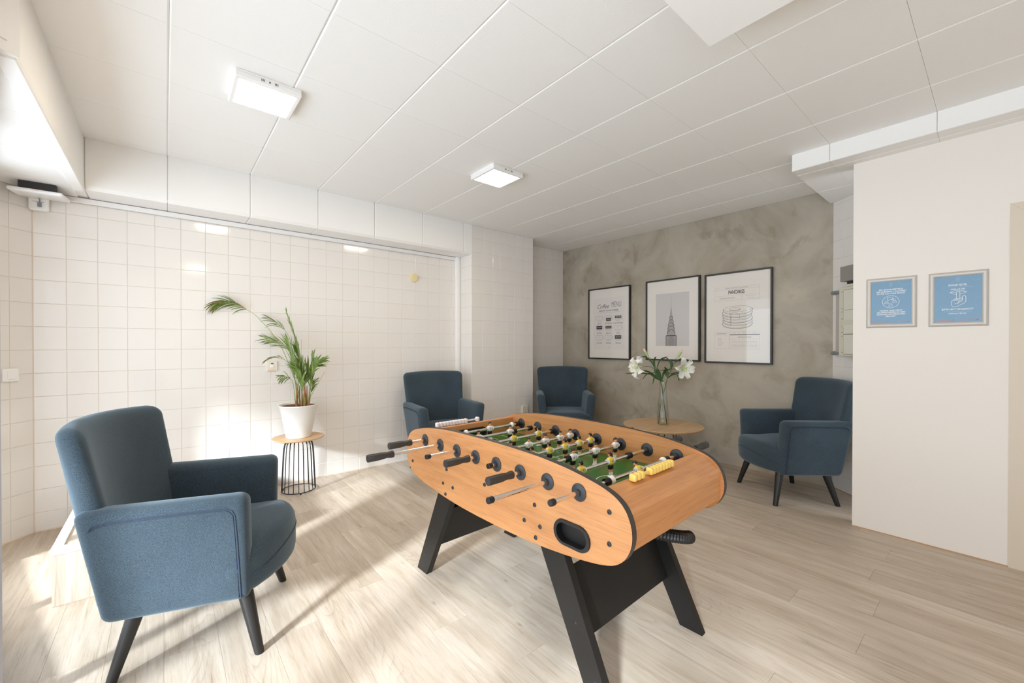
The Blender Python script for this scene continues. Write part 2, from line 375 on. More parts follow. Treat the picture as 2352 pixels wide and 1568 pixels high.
# floor
fl = struct('floor', MB().box(-1.6, 5.0, -1.7, 4.5, -.06, -.004), M_gap)
_pm = {}
def plank_mesh(w, l):
    k = (round(w, 3), round(l, 3))
    if k not in _pm: _pm[k] = MB().box(-w/2+.0003, w/2-.0003, -l/2+.0004, l/2-.0004, -.008, 0).mesh('plank', M_floor, 0)
    return _pm[k]
PW = .1776; PL = 1.22; x = 2.125 - PW*20; c = 0
offs = {0: .374, 1: .66, 2: .375, 3: 1.13, 4: .447, 5: 1.078, 6: .427, 7: 1.045, -1: .05, -2: .93, -3: .55, -4: 1.765, -5: .28, -6: 1.222, -7: 1.585, -8: 3.333}
k = 0
while x < 4.46:
    i = round((x-2.125)/PW); o0 = offs.get(i, ((i*.437) % 1)*PL); y = o0 - PL*math.ceil((o0+1.45)/PL)
    x1 = min(x+PW, 4.455)
    while y < 4.13:
        y0, y1 = max(y, -1.5), min(y+PL, 4.135)
        if y1-y0 > .05:
            put('plank', plank_mesh(x1-x, y1-y0), fl, mtx=Matrix.Translation(((x+x1)/2, (y0+y1)/2, 0)) @ Matrix.Rotation(pi if random.random() > .5 else 0, 4, 'Z'))
        y += PL
    x += PW
# ceiling
ce = struct('ceiling', MB().box(-1.4, 4.6, -1.7, 4.3, H+.008, H+.08), M_trimw)
GX = [.02+.5055*k for k in range(-1, 9)]; GY = [.245+.5055*k for k in range(-4, 9)]
_cm = {}
def cpanel(w, l, t=.008, m=None):
    k = (round(w, 3), round(l, 3), t)
    if k not in _cm:
        a, b = w/2-.0006, l/2-.0001; e, g = .0065, .0006; mb = MB()
        v = [(-a, -b, t), (a, -b, t), (a, b, t), (-a, b, t), (-a, -b, .0035), (a, -b, .0035), (a, b, .0035), (-a, b, .0035), (-a+e, -b+g, 0), (a-e, -b+g, 0), (a-e, b-g, 0), (-a+e, b-g, 0)]
        f = [(0, 1, 2, 3)]+[(i, (i+1) % 4, 4+(i+1) % 4, 4+i) for i in range(4)]+[(4+i, 4+(i+1) % 4, 8+(i+1) % 4, 8+i) for i in range(4)]+[(8, 11, 10, 9)]
        _cm[k] = mb.add(v, f).mesh('panel', M_ceil, 0)
    return _cm[k]
def spans(lines, a, b):
    ls = [a]+[l for l in lines if a+.02 < l < b-.02]+[b]; return list(zip(ls[:-1], ls[1:]))
for x0, x1 in spans(GX, XL-.012, XC):
    ymax = YC if x1 < 2.67 else (YC if x0 < 3.5 else 4.14)
    for y0, y1 in spans(GY, -1.5, ymax):
        put('panel', cpanel(x1-x0, y1-y0), ce, mtx=Matrix.Translation(((x0+x1)/2, (y0+y1)/2, H)))
# tiled walls
_tm = {}
def tile_mesh(w, h):
    k = (round(w, 3), round(h, 3))
    if k not in _tm:
        a, b, e, d = w/2-.0013, h/2-.0013, .0016, .005
        v = [(-a, -d, -b), (a, -d, -b), (a, -d, b), (-a, -d, b), (-a, -.0012, -b), (a, -.0012, -b), (a, -.0012, b), (-a, -.0012, b), (-a+e, 0, -b+e), (a-e, 0, -b+e), (a-e, 0, b-e), (-a+e, 0, b-e)]
        f = [(0, 1, 2, 3)]+[(i, 4+i, 4+(i+1) % 4, (i+1) % 4) for i in range(4)]+[(4+i, 8+i, 8+(i+1) % 4, 4+(i+1) % 4) for i in range(4)]+[(8, 11, 10, 9)]
        _tm[k] = MB().add(v, f).mesh('tile', M_tile, 25)
    return _tm[k]
def tile_wall(wall, org, u, n, ss, zs, maxn=300, near_first=True):
    u = Vector((u[0], u[1], 0)); n = Vector((n[0], n[1], 0)).normalized(); ax = u if u.cross(n).z > 0 else -u
    B = Matrix((ax, n, Vector((0, 0, 1)))).transposed().to_4x4(); cnt = 0; rest = MB()
    for s0, s1 in zip(ss[:-1], ss[1:]):
        for z0, z1 in zip(zs[:-1], zs[1:]):
            p = Vector((org[0], org[1], 0)) + u*(s0+s1)/2; p.z = (z0+z1)/2
            M = Matrix.Translation(p) @ B @ Matrix.Rotation(R(random.gauss(0, .09)), 4, 'Z') @ Matrix.Rotation(R(random.gauss(0, .09)), 4, 'X')
            me = tile_mesh(s1-s0, z1-z0); cnt += 1
            if cnt <= maxn: put('tile', me, wall, mtx=M)
            else: rest.add([tuple(M @ v.co) for v in me.vertices], [tuple(q.vertices) for q in me.polygons])
    if rest.v: rest.build('tile', M_tile, wall, kind='stuff')
def wslab(name, p0, p1, n, z0, z1, m, th=.12, inset=.0025):
    p0, p1 = Vector(p0), Vector(p1); n = Vector(n).normalized()
    a, b = p0-n*inset, p1-n*inset; c, d = p1-n*th, p0-n*th
    return struct(name, MB().prism([tuple(a), tuple(b), tuple(c), tuple(d)], z0, z1, 'z'), m)
PZ = .1548; Z0 = 2.137
rows = [0.0]+[Z0-PZ*j for j in range(13, -1, -1)]
wm = wslab('wall_back', (-.664, YM), (2.66, YM), (0, -1), 0, 2.45, M_grout)
tile_wall(wm, (-.664, YM), (1, 0), (0, -1), [.153*i for i in range(22)]+[3.305], rows+[2.222])
struct('trim_1', MB().box(-.70, 2.60, YM-.022, YM-.0005, 2.222, 2.257, bev=.003), M_trimw)
al = R(47.8); ul = Vector((-cos(al), -sin(al))); nl = Vector((sin(al), -cos(al)))
pe = Vector((-.664, YM))+ul*.30
wl = wslab('wall_left', (-.664, YM), tuple(pe), nl, 0, 2.45, M_grout, th=.1)
tile_wall(wl, (-.664, YM), ul, nl, [0, .1214, .2744, .30], rows+[2.255])
struct('trim_8', MB().prism([(-.664, YM-.0015), (-.6625, YM-.003), (-.60, YM+.05), (-.664, YM+.2), (-.80, YM+.1), (-.6655, YM-.0025)], 0, 2.3, 'z'), M_grout)
# column and recess
RW = rows+[Z0+PZ, Z0+2*PZ, H]
co = struct('wall_column', MB().box(2.6535, 3.60, YC+.0025, YM+.1, 0, H+.02), M_grout)
tile_wall(co, (2.651, YC), (1, 0), (0, -1), [0, .152, .303, .411, .525, .635, .788, .949], RW)
tile_wall(co, (2.651, YC), (0, 1), (-1, 0), [0, .15, .26], rows+[2.262])
wr = wslab('wall_recess', (3.58, 4.14), (4.475, 4.14), (0, -1), 0, H+.02, M_grout)
tile_wall(wr, (3.605, 4.14), (1, 0), (0, -1), [0, .174, .327, .474, .627, .776, .85], RW)
struct('wall_concrete', MB().box(XC, XC+.12, .90, 4.26, 0, H+.02), M_conc)
ua = Vector((-.65, -.76)).normalized(); na = Vector((-.76, .65)).normalized()
if na.dot(Vector((-4.455, -.95))) < 0: na = -na
pa = (XC, .95); pb = tuple(Vector(pa)+ua*.85)
wa = wslab('wall_angled', pa, pb, na, 0, ZS+.05, M_grout)
tile_wall(wa, pa, ua, na, [0, .108, .261, .414, .567, .72], rows+[Z0+PZ, Z0+2*PZ, ZS])
# vertical pipe cover in the corner
struct('trim_2', MB().box(2.592, 2.628, YM-.045, YM-.001, 0, 2.262, bev=.004).box(2.630, 2.6490, YM-.035, YM-.001, 0, 2.262, bev=.004).box(2.590, 2.650, YM-.047, YM-.001, 1.93, 1.936), M_trimw)
# white partition wall on the right, door beside it
struct('wall_right', MB().box(XW, XW+.11, -1.5, .657, 0, ZS), M_wall)
struct('baseboard_right', MB().box(XW-.004, XW+.05, -1.5, .661, 0, .006), M_base)
struct('baseboard_back', MB().box(-.66, 2.65, YM-.004, YM, 0, .007), M_basew)
struct('baseboard_left', MB().prism([(-.664, YM-.004), tuple(pe), tuple(pe+nl*.004), (-.662, YM-.006)], 0, .007, 'z'), M_basew)
struct('baseboard_concrete', MB().box(XC-.005, XC, .95, 4.14, 0, .005), M_base)
_b0 = Vector(pa); _b1 = Vector(pb)
struct('baseboard_angled', MB().prism([tuple(_b0), tuple(_b1), tuple(_b1+na*.005), tuple(_b0+na*.005)], 0, .006, 'z'), M_base)
d1 = thing('door_1', None, None); tag(d1, kind='structure')
mb = MB(); cw = .075; t = .006; y0, y1, zt = -.03, -.98, 2.032
mb.prism([(y0, 0), (y0, zt), (y0-cw, zt-cw), (y0-cw, 0)], XW-t, XW+.001, 'x').prism([(y0-.0005, zt), (y1, zt), (y1+cw, zt-cw), (y0-cw, zt-cw+.0005)], XW-t, XW+.001, 'x').prism([(y1, 0), (y1+cw, 0), (y1+cw, zt-cw), (y1, zt)], XW-t, XW+.001, 'x')
mb.build('door_frame', M_beige, d1); MB().box(XW-.003, XW+.001, y1+cw, y0-cw, .004, zt-cw).build('door_leaf', M_beige, d1)
# main bulkhead along the back wall (panels wrap face and underside)
b1 = struct('trim_3', MB().box(-.5, 2.662, YC+.010, YM, 2.272, H+.02), M_trimw)
for x0, x1 in spans([g+.002 for g in GX], XL, 2.664):
    w = x1-x0-.0016; cx = (x0+x1)/2; zb = 2.262
    poly = [(YC, H), (YC, zb+.022), (YC+.02, zb), (YM-.001, zb), (YM-.001, zb+.008), (YC+.024, zb+.008), (YC+.009, zb+.026), (YC+.009, H)]
    a, b, e = -w/2, w/2, .0055
    def P(u, v, xx): return (xx, u, v)
    vs = [P(u, v, a) for u, v in poly]+[P(u, v, b) for u, v in poly]; n = len(poly)
    # chamfer the visible vertical edges: pull the front loop in
    ins = [(YC-.0, H), (YC-.0, zb+.022), (YC+.02, zb-.0), (YM-.001, zb)]
    vb = [P(u+(.003 if i < 3 else 0), v+(.003 if i > 1 else 0), a) for i, (u, v) in enumerate(ins)]+[P(u, v, a+e) for u, v in ins]+[P(u, v, b-e) for u, v in ins]+[P(u+(.003 if i < 3 else 0), v+(.003 if i > 1 else 0), b) for i, (u, v) in enumerate(ins)]
    fs = []
    for r_ in range(3):
        for i in range(3): fs.append((r_*4+i, r_*4+i+1, (r_+1)*4+i+1, (r_+1)*4+i))
    mbp = MB().add(vb, fs)
    put('panel', mbp.mesh('panel', M_ceil, 20), b1, mtx=Matrix.Translation((cx, 0, 0)))
# left bulkhead + lower ceiling beside the windows
struct('trim_4', MB().box(XL-.055, XL-.006, 2.24, YM-.001, 2.2675, H+.02).box(XL-.058, XL+.002, 2.24, YC+.03, 2.246, 2.2675, bev=.005), M_trimw)
b4 = bpy.data.objects['trim_4']
for y0, y1 in spans(GY, 2.26, YC): MB().box(XL-.006, XL, y0+.0012, y1-.0012, 2.268, H, bev=.0022).build('panel', M_ceil, b4, ang=0)
lc = struct('ceiling_low', MB().box(-1.35, XL-.05, -1.5, YM, 2.268, H+.008), M_trimw)
for x0, x1 in ((-1.3, -.9555), (-.9555, -.45)):
    for y0, y1 in spans(GY, -1.45, YM-.002): put('panel', cpanel(x1-x0, y1-y0), lc, mtx=Matrix.Translation(((x0+x1)/2, (y0+y1)/2, 2.2595)))
# slanted window header with post
hd = Vector((-.7071, -.7071)); hn = Vector((.7071, -.7071)); h0 = Vector((-.385, 2.235))
def hpoly(a, b, t0, t1): return [tuple(h0+hd*a-hn*t0), tuple(h0+hd*b-hn*t0), tuple(h0+hd*b-hn*t1), tuple(h0+hd*a-hn*t1)]
struct('trim_5', MB().prism(hpoly(0, 1.0, 0, .12), 2.252, H+.008, 'z').prism(hpoly(.035, .97, -.004, 0), 2.29, H, 'z'), M_trimw)
struct('wall_header', MB().box(-1.08, -.98, -1.5, 1.62, 2.2, H+.02), M_wall)
struct('wall_left_light_block', MB().prism([tuple(pe), (-.800, 3.60), (-.90, 3.60), (-.97, 3.90)], 0, 2.3, 'z'), M_wall)  # unseen solid part, put in to cut window light on the tiled wall
wf = mat('window_frame_grey', (.52, .52, .56), .5)
w1 = thing('window_1', None, None); tag(w1, kind='structure')
def bar2(mb, p, q, w, z0, z1):
    p, q = Vector(p), Vector(q); d = (q-p).normalized(); n = Vector((-d.y, d.x))*w/2; mb.prism([tuple(p-n), tuple(q-n), tuple(q+n), tuple(p+n)], z0, z1, 'z')
A1, A2 = Vector((-.805, 3.62)), Vector((-.458, 2.145)); mb = MB(); dd = (A2-A1)
for t_ in (0, .5, 1): bar2(mb, A1+dd*t_-dd.normalized()*.03, A1+dd*t_+dd.normalized()*.03, .06, 0, 2.26)
bar2(mb, A1, A2, .06, 0, .06); bar2(mb, A1, A2, .06, 2.2, 2.26); mb.build('window_frame', wf, w1)
w2 = thing('window_2', None, None); tag(w2, kind='structure'); mb = MB()
B1, B2 = A2, Vector((-1.02, 1.62)); dd = B2-B1
for t_ in (0, 1): bar2(mb, B1+dd*t_-dd.normalized()*.03, B1+dd*t_+dd.normalized()*.03, .06, 0, 2.26)
bar2(mb, B1, B2, .06, 0, .06); bar2(mb, B1, B2, .06, 2.18, 2.26); mb.build('window_frame', wf, w2)
w3 = thing('window_3', None, None); tag(w3, kind='structure'); mb = MB()
B1, B2 = Vector((-1.02, 1.62)), Vector((-1.02, -1.30)); dd = B2-B1
for t_ in (0, .27, .52, .76, 1): bar2(mb, B1+dd*t_-dd.normalized()*.035, B1+dd*t_+dd.normalized()*.035, .06, 0, 2.26)
bar2(mb, B1, B2, .06, 0, .06); bar2(mb, B1, B2, .06, 2.18, 2.26); mb.build('window_frame', wf, w3)
# unseen sheet outside the windows, added to block the high sun
blocker = thing('sun_blocker', 'unseen sun blocker added outside above the windows', 'sun_blocker', (-1.1, 0, 2.3))
MB().prism([(-2.2, -.10), (0, .30), (0, .28), (-2.2, -.12)], -2.5, 4.4, 'y').build('sun_blocker_sheet', mat('sun_blocker_sheet', (.55, .53, .50), .8), blocker)
# walls behind the camera
struct('wall_behind_left', MB().box(-1.1, -1.0, -1.5, -1.32, 0, 2.3), M_wall)
struct('wall_behind', MB().box(-1.1, -.7, -1.45, -1.35, 0, 2.7).box(-.7, 3.7, -1.45, -1.35, 0, 2.7), M_wall)
# right bulkhead
b6 = struct('trim_6', MB().box(3.43, 4.455, -1.5, .965, ZS+.008, H+.02), M_trimw)
for y0, y1 in spans(GY, -1.5, .97): MB().box(3.421, 3.430, y0+.001, y1-.001, ZS+.001, H, bev=.002).build('panel', M_ceil, b6, ang=0)
for x0, x1 in spans([3.537, 4.042], 3.421, 4.454):
    for y0, y1 in spans(GY, -1.5, .97):
        if x0 > 4.4 and y0 < .2: continue
        put('panel', cpanel(x1-x0, y1-y0, .007), b6, mtx=Matrix.Translation(((x0+x1)/2, (y0+y1)/2, ZS)))
# boxed ceiling bulkhead near the camera
struct('trim_7', MB().box(.95, 1.689, -.4, .770, 2.45, H+.008, bev=.004), mat('boxed_bulkhead_lit', (.92, .915, .905), .5))  # whiter colour stands in for its lit underside against the shaded ceiling
# step platform by the back wall
st = thing('step_platform', 'low wood-look step with white nosing behind the large blue armchair', 'step', (-.416, 2.889, 0))
MB().box(.004, .72, .004, 1.235, 0.001, .262).build('platform_body', wood('step_laminate', (.40, .335, .265), (.50, .43, .35), (.565, .505, .43), rough=.25, stretch=(14, 14, 1), scale=2.2, bump=.05), st)
MB().box(.04, .72, .04, 1.235, .262, .270).build('tread', M_floor, st)
MB().box(0, .72, 0, .04, .245, .275, bev=.002).build('nosing', M_trimw, st); MB().box(0, .04, .0405, 1.235, .245, .275, bev=.002).build('nosing', M_trimw, st)
# ------------------------------------------------------------------ ceiling lights
def lamp(x, y, label):
    t = thing('ceiling_light', label, 'light', (x, y, H), 0, 'square surface-mounted ceiling lights'); s = .149
    mb = MB(); mb.box(-s, s, -s, s, -.010, 0, bev=.003).box(-s, s, -s, s, -.04, -.009, bev=.005); mb.build('housing', M_lampf, t)
    dm = MB(); rect(dm, -.1265, .1265, -.1265, .1265, -.0404); dm.build('diffuser', M_diff, t)
    mb = MB()
    for dx in (-.036, -.030, -.024, .024, .030, .036): mb.box(dx-.0013, dx+.0013, -s-.0008, -s+.001, -.026, -.014)
    mb.box(-.003, .003, -s-.0008, -s+.001, -.024, -.017); mb.build('vent_slot', M_dark, t, kind='stuff')
lamp(.414, 2.553, 'square white ceiling light nearer the tiled wall corner, left of the two')
lamp(2.014, 2.585, 'square white ceiling light above the football table far end, right of the two')
lamp(.414, -.75, 'square white ceiling light added unseen behind the viewer, near the windows')  # extra lamp out of view, added to brighten the right side
# ------------------------------------------------------------------ armchairs
def armchair(label, loc, rz):
    t = thing('armchair', label, 'armchair', loc, rz, 'blue upholstered armchairs')
    sm = lambda a, lo, hi: max(0, min(1, (a-lo)/(hi-lo)))
    def fb(x, y, z):
        h = (z-.25)/.70; w = .300+.028*sm(z, .5, .95); yy = y*w/.33
        cx = -.222-.165*(z-.39)-.01*h
        return (cx+x*(1-.18*h)-.078*(1-min(1, (y/.33)**2))-.0*h, yy, z + (.012*(1-(y/.33)**2) if z > .8 else 0))
    MB().rbox((0, 0, .60), (.105, .66, .70), .048, n=(0, 11, 8), fn=fb).build('backrest', M_fab, t, 60)
    for sg in (1, -1):
        def fa(x, y, z):
            u = (.21-x)/.50; yo = (.047*(1-sm(z, .22, .66)))
            xx = x-.15*(z-.36)*u*(1 if u > 0 else 0)+(.012 if False else 0)
            return (xx, sg*(y-yo+.298), z)
        MB().rbox((-.032, 0, .448), (.484, .094, .428), .034, n=(6, 0, 6), fn=fa).build('armrest', M_fab, t, 60)
        pts = []
        for (px, pz) in [(-.232, .600), (-.222, .612), (-.18, .622), (-.05, .624), (.09, .624), (.145, .622), (.165, .612), (.173, .59), (.176, .50), (.178, .38), (.180, .26), (.180, .250)]:
            yo = .047*(1-sm(pz, .22, .66)); pts.append((px - .15*(pz-.36)*((.21-px)/.50), sg*(.298+.047-yo+.0004), pz))
        mb = MB().tube(pts, .0022, 6); mb.tube([(p[0]-.007 if i > 5 else p[0], p[1], p[2]-(.007 if i < 7 else 0)) for i, p in enumerate(pts)], .0016, 6); mb.build('piping', M_pipe, t)
    def fs_(x, y, z):
        f = max(0, x/.33)**1.4; wd = 1+(((.345-.047*(1-sm(z, .22, .66)))/.295)-1.0)*sm(x, .165, .20); k_ = (abs(y)/.295)
        xx = x-.135*min(1.1, k_)**2.2*f
        zt = z-.055*min(1, k_)**4*sm(z, .33, .45)*sm(x, -.1, .2)+.012*(1-k_**2)*sm(z, .4, .455)+.02*f*(1-sm(z, .235, .3))
        return (xx, y*wd, zt)
    MB().rbox((.045, 0, .344), (.57, .59, .218), .058, n=(6, 9, 2), fn=fs_).build('seat', M_fab, t, 60)
    sp = []
    for i in range(25):
        y = -.272+.544*i/24; q = fs_(.3305, y, .322+.066*(1-(y/.272)**2)); sp.append((q[0]+.0005, q[1], q[2]))
    MB().tube(sp, .0018, 6).build('seat_seam', M_pipe, t)
    for sx in (1, -1):
        for sy in (1, -1):
            MB().lathe([(0, 0), (.0165, 0), (.0175, .004), (.029, .245), (0, .245)], 16).build('leg', M_leg, t, 40)
            lg = t.children[-1] if False else [o for o in bpy.data.objects if o.name.startswith('leg') and o.parent == t][-1]
            me = lg.data
            for v in me.vertices:
                h = v.co.z/.245; v.co.x += sx*(.237-.062*h); v.co.y += sy*(.270-.05*h)
    return t
c1 = armchair('large foreground armchair in mid-blue fabric, seen from its right side, nearest the left edge', (.1585, 2.2695, 0), R(-19.9))
dup(c1, (2.135, 3.572, 0), R(-98.2), 'dark blue armchair beside the tiled column, behind the far end of the football table')
dup(c1, (3.701, 3.412, 0), R(-131.9), 'dark blue armchair in the corner between the tiled recess and the concrete wall')
dup(c1, (3.960, 1.166, 0), R(138.4), 'dark blue armchair partly hidden by the white wall on the right')
# ------------------------------------------------------------------ football table
FY = R(1.6); FT = thing('football_table', 'beech-effect table football game with green pitch and black splayed legs', 'table football', (1.4295, 1.4624, 0), FY)
half = [(0, .830), (.1, .8295), (.2, .828), (.3, .8245), (.4, .8175), (.5, .8055), (.58, .791), (.63, .778), (.668, .762), (.697, .739), (.716, .708), (.726, .672), (.726, .636), (.716, .603), (.698, .574), (.672, .551), (.64, .536), (.59, .5225), (.5, .507), (.4, .495), (.3, .486), (.2, .481), (.1, .4785), (0, .478)]
def cr2(p, n=4):
    o = []
    for i in range(len(p)-1):
        a, b, c, d = p[max(0, i-1)], p[i], p[i+1], p[min(len(p)-1, i+2)]
        for j in range(n):
            t = j/n; o.append(tuple(.5*(2*b[k]+(c[k]-a[k])*t+(2*a[k]-5*b[k]+4*c[k]-d[k])*t*t+(3*b[k]-a[k]-3*c[k]+d[k])*t**3) for k in (0, 1)))
    return o+[p[-1]]
half = cr2([(-.1, .8295)]+half+[(-.1, .4785)])[4:-4]
outl = half + [(-a, b) for a, b in half[-2:0:-1]]
def stad(cx, cy, L, r, n=8): 
    q = [(cx+L+r*cos(a), cy+r*sin(a)) for a in [-pi/2+pi*i/n for i in range(n+1)]]; return q+[(cx-L+r*cos(a), cy+r*sin(a)) for a in [pi/2+pi*i/n for i in range(n+1)]]
RY = [.518-.1483*i for i in range(8)]; RZ = .74
for sg, nm in ((-1, 'near'), (1, 'far')):
    xo, xi = sg*.36, sg*.336
    mb = MB()
    if sg < 0:
        # outer face with the ball-return opening: bridge outline and stadium by triangle fan strips
        hole = stad(-.487, .581, .034, .037, 8)
        import mathutils
        from mathutils.geometry import tessellate_polygon
        loops = [[Vector((a, b, 0)) for a, b in outl], [Vector((a, b, 0)) for a, b in hole]]
        allp = outl+hole; tris = tessellate_polygon(loops)
        for xx in (xo, xi): mb.add([(xx, a, b) for a, b in allp], [tuple(t_) for t_ in tris])
        n = len(hole); mb.add([(xo, a, b) for a, b in hole]+[(xi, a, b) for a, b in hole], [(i, (i+1) % n, n+(i+1) % n, n+i) for i in range(n)])
    else:
        mb.add([(xo, a, b) for a, b in outl], [tuple(range(len(outl)))]); mb.add([(xi, a, b) for a, b in outl], [tuple(range(len(outl)))])
    sp_ = mb.build('side_panel', M_beech, FT, 20)
    n = len(outl); eb = MB(); ex = .0006; e1, e2 = xo-sg*.0003, xi+sg*.0003
    cen = [((a)*(1+.0012), b+(b-.654)*.003) for a, b in outl]
    eb.add([(e1, a, b) for a, b in cen]+[(e2, a, b) for a, b in cen], [(i, (i+1) % n, n+(i+1) % n, n+i) for i in range(n)]); eb.build('edge_band', M_band, sp_, 30)
    bolts = [(.655, .601), (.311, .630), (.343, .555), (.257, .554), (.321, .506), (.007, .632), (-.304, .634), (-.247, .558), (-.333, .560), (-.310, .511), (-.644, .710), (-.644, .607)]
    for by, bz in (bolts if sg < 0 else bolts[:0]):
        MB().lathe([(0, 0), (.0085, 0), (.0085, .002), (.006, .0045), (.0035, .0048), (.0035, .003), (0, .003)], 12, (0, 0, 0), 'x').build('bolt', M_gplas, sp_, mtx=Matrix.Translation((xo, by, bz)) @ Matrix.Rotation(pi, 4, 'Z'))
# ball return cup
cup = MB(); ho, hi_ = stad(-.487, .581, .037, .046, 10), stad(-.487, .581, .034, .034, 10); n = len(ho)
cup.add([(-.3605, a, b) for a, b in ho]+[(-.366, -.487+(a+.487)*.97, .581+(b-.581)*.96) for a, b in ho]+[(-.366, a, b) for a, b in hi_]+[(-.272, a, b-.004) for a, b in hi_], [((r*n+i), (r*n+(i+1) % n), ((r+1)*n+(i+1) % n), ((r+1)*n+i)) for r in range(3) for i in range(n)]+[tuple(range(3*n, 4*n))])
cup.build('ball_return', M_plas, FT, 40)
# end boxes (beech, folded profile) left and right
for sg in (1, -1):
    prof = [(.600, .640), (.600, .768), (.606, .772), (.655, .763), (.712, .716), (.712, .600), (.646, .538), (.60, .538)]
    a, b = -.336, .336; poly = [(sg*y, z) for y, z in prof]
    eb = MB().prism(poly, a, b, 'x'); e_ = eb.build('end_box', M_beechx, FT, 15)
    g = MB().prism(stad(0, .706, .075, .030, 6), sg*.5985, sg*.602, 'y'); g.build('goal_mouth', M_plas, e_)
    g = MB(); ro, ri = stad(0, .706, .079, .035, 8), stad(0, .706, .075, .029, 8); n = len(ro)
    g.add([(u, sg*.599, v) for u, v in ro]+[(u, sg*.594, v) for u, v in ro]+[(u, sg*.594, v) for u, v in ri]+[(u, sg*.599, v) for u, v in ri], [(r*n+i, r*n+(i+1) % n, (r+1)*n+(i+1) % n, (r+1)*n+i) for r in range(3) for i in range(n)]); g.build('goal_rim', M_gplas, e_)
# pitch: flat field with ramped corners and white markings
PF = MB().box(-.336, .336, -.60, .60, .652, .672).build('playing_field', M_green, FT)
ln = MB(); z = .6725; ring = lambda cx, cy, r, a0, a1: arc(cx, cy, r, r, a0, a1, 26)
pline(ln, ring(0, 0, .09, 0, 360), .004, z); seg(ln, (-.336, 0), (.336, 0), .004, z)
for sg in (1, -1):
    pline(ln, [(-.12, sg*.598), (-.12, sg*.49), (.12, sg*.49), (.12, sg*.598)], .004, z); pline(ln, [(-.21, sg*.598), (-.21, sg*.40), (.21, sg*.40), (.21, sg*.598)], .004, z)
    pline(ln, arc(0, sg*.40, .07, .06*-sg, 0, 180, 14), .004, z)
    for xx in (-.25, -.10, .05, .20): seg(ln, (xx-.011, sg*.215), (xx+.011, sg*.215), .004, z)
ln.build('pitch_marking', M_wpl, FT)
MB().box(-.336, .336, -.60, .60, .535, .650).build('cabinet_bottom', M_blk, FT)
for sx in (1, -1):
    for sy in (1, -1):
        pl = [(sy*.652, .0), (sy*.553, 0), (sy*.285, .52), (sy*.285, .60), (sy*.40, .60), (sy*.412, .52)]
        lg = MB().prism(pl, sx*.334, sx*.302, 'x').build('leg', M_blk, FT, 20)
        for q in ((.57, .10), (.485, .26)): MB().lathe([(0, 0), (.004, 0), (.004, .0012), (0, .0012)], 8, (0, 0, 0), 'x').build('screw', M_gplas, lg, mtx=Matrix.Translation((sx*.3345, sy*q[0], q[1])))
for sy in (1, -1):
    MB().prism([(sy*.497, .19), (sy*.475, .178), (sy*.385, .395), (sy*.407, .405)], -.302, .302, 'x').build('cross_board', M_blk, FT, 20)
# corrugated hose under the near end
pts = [(.0+.19*i/38, -.52-.13*sin(pi*.5*i/38), .505-.045*(i/38)) for i in range(39)]
MB().tube(pts, [.026 if i % 2 else .022 for i in range(39)], 14).build('corrugated_hose', M_plas, FT, 20)
# bearings
bear = MB().lathe([(.008, 0), (.031, 0), (.031, .003), (.026, .0055), (.014, .0075), (.0125, .016), (.0085, .016)], 24, (0, 0, 0), 'x').mesh('bearing', M_gplas, 30)
for y in RY:
    for sg in (1, -1):
        put('bearing', bear, FT, mtx=Matrix.Translation((sg*.36, y, RZ)) @ (Matrix.Rotation(pi, 4, 'Z') if sg < 0 else Matrix()))
        put('bearing', bear, FT, mtx=Matrix.Translation((sg*.336, y, RZ)) @ (Matrix.Rotation(pi, 4, 'Z') if sg > 0 else Matrix()))
# player figures: rod along local x, facing +y
def man(shirt, white):
    mb = MB()
    def ft(x, y, z):
        k = 1+.25*(z+.014)/.03; return (x*k, y, z)
    mb.rbox((0, 0, .0015), (.031, .0225, .034), .010, mi=0, n=(1, 0, 1), k=(0, .5, 1), fn=ft)
    for s_ in (1, -1): mb.lathe([(.0085, 0), (.0125, 0), (.0120, .005), (.0085, .005)], 12, (s_*.017-(.0 if s_ > 0 else .005), 0, .001), 'x', mi=1)
    for s_ in (1, -1): mb.lathe([(0, 0), (.0042, 0), (.0042, .0008), (0, .0008)], 10, (.004, s_*.0112-(0 if s_ > 0 else .0008), .003), 'y', mi=4 if s_ > 0 else 4); mb.lathe([(0, 0), (.0026, 0), (.0026, .0012), (0, .0012)], 8, (.004, s_*.0112-(0 if s_ > 0 else .0012), .0035), 'y', mi=1)
    mb.rbox((0, 0, -.0235), (.026, .0165, .021), .005, mi=4, n=(0, 0, 0), k=(0, .6, 1))
    for s_ in (1, -1):
        mb.tube([(s_*.0068, 0, -.030), (s_*.0066, .0005, -.046)], [.0056, .0048], 8, mi=2)
        mb.tube([(s_*.0066, .0005, -.045), (s_*.0066, .001, -.060)], [.0053, .0045], 8, mi=1)
        mb.rbox((s_*.0068, .003, -.0635), (.0115, .019, .009), .0035, mi=1, n=(0, 0, 0), k=(0, .6, 1))
    mb.tube([(0, 0, .014), (0, .001, .024)], [.0065, .005], 10, mi=2)
    mb.ell((0, .001, .0290), (.0075, .0085, .0098), 12, 8, 2)
    mb.rbox((0, .0098, .0280), (.0022, .004, .0045), .001, mi=2, n=(0, 0, 0), k=(0, 1))
    for s_ in (1, -1): mb.ell((s_*.0075, .0, .0285), (.0015, .0022, .003), 6, 4, 2); mb.ell((s_*.0028, .0088, .0302), (.0011, .0008, .0011), 6, 4, 4)
    mb.ell((0, -.0008, .0335), (.0088, .0096, .0075), 12, 8, 3, zmin=-.25)
    mb.rbox((0, -.0062, .0300), (.0145, .006, .012), .0028, mi=3, n=(0, 0, 0), k=(0, .6, 1))
    return mb.mesh('player', [shirt, M_wpl, M_skin, M_plas, M_plas], 40)
MW, MY = man(M_wpl, 1), man(M_yel, 0)
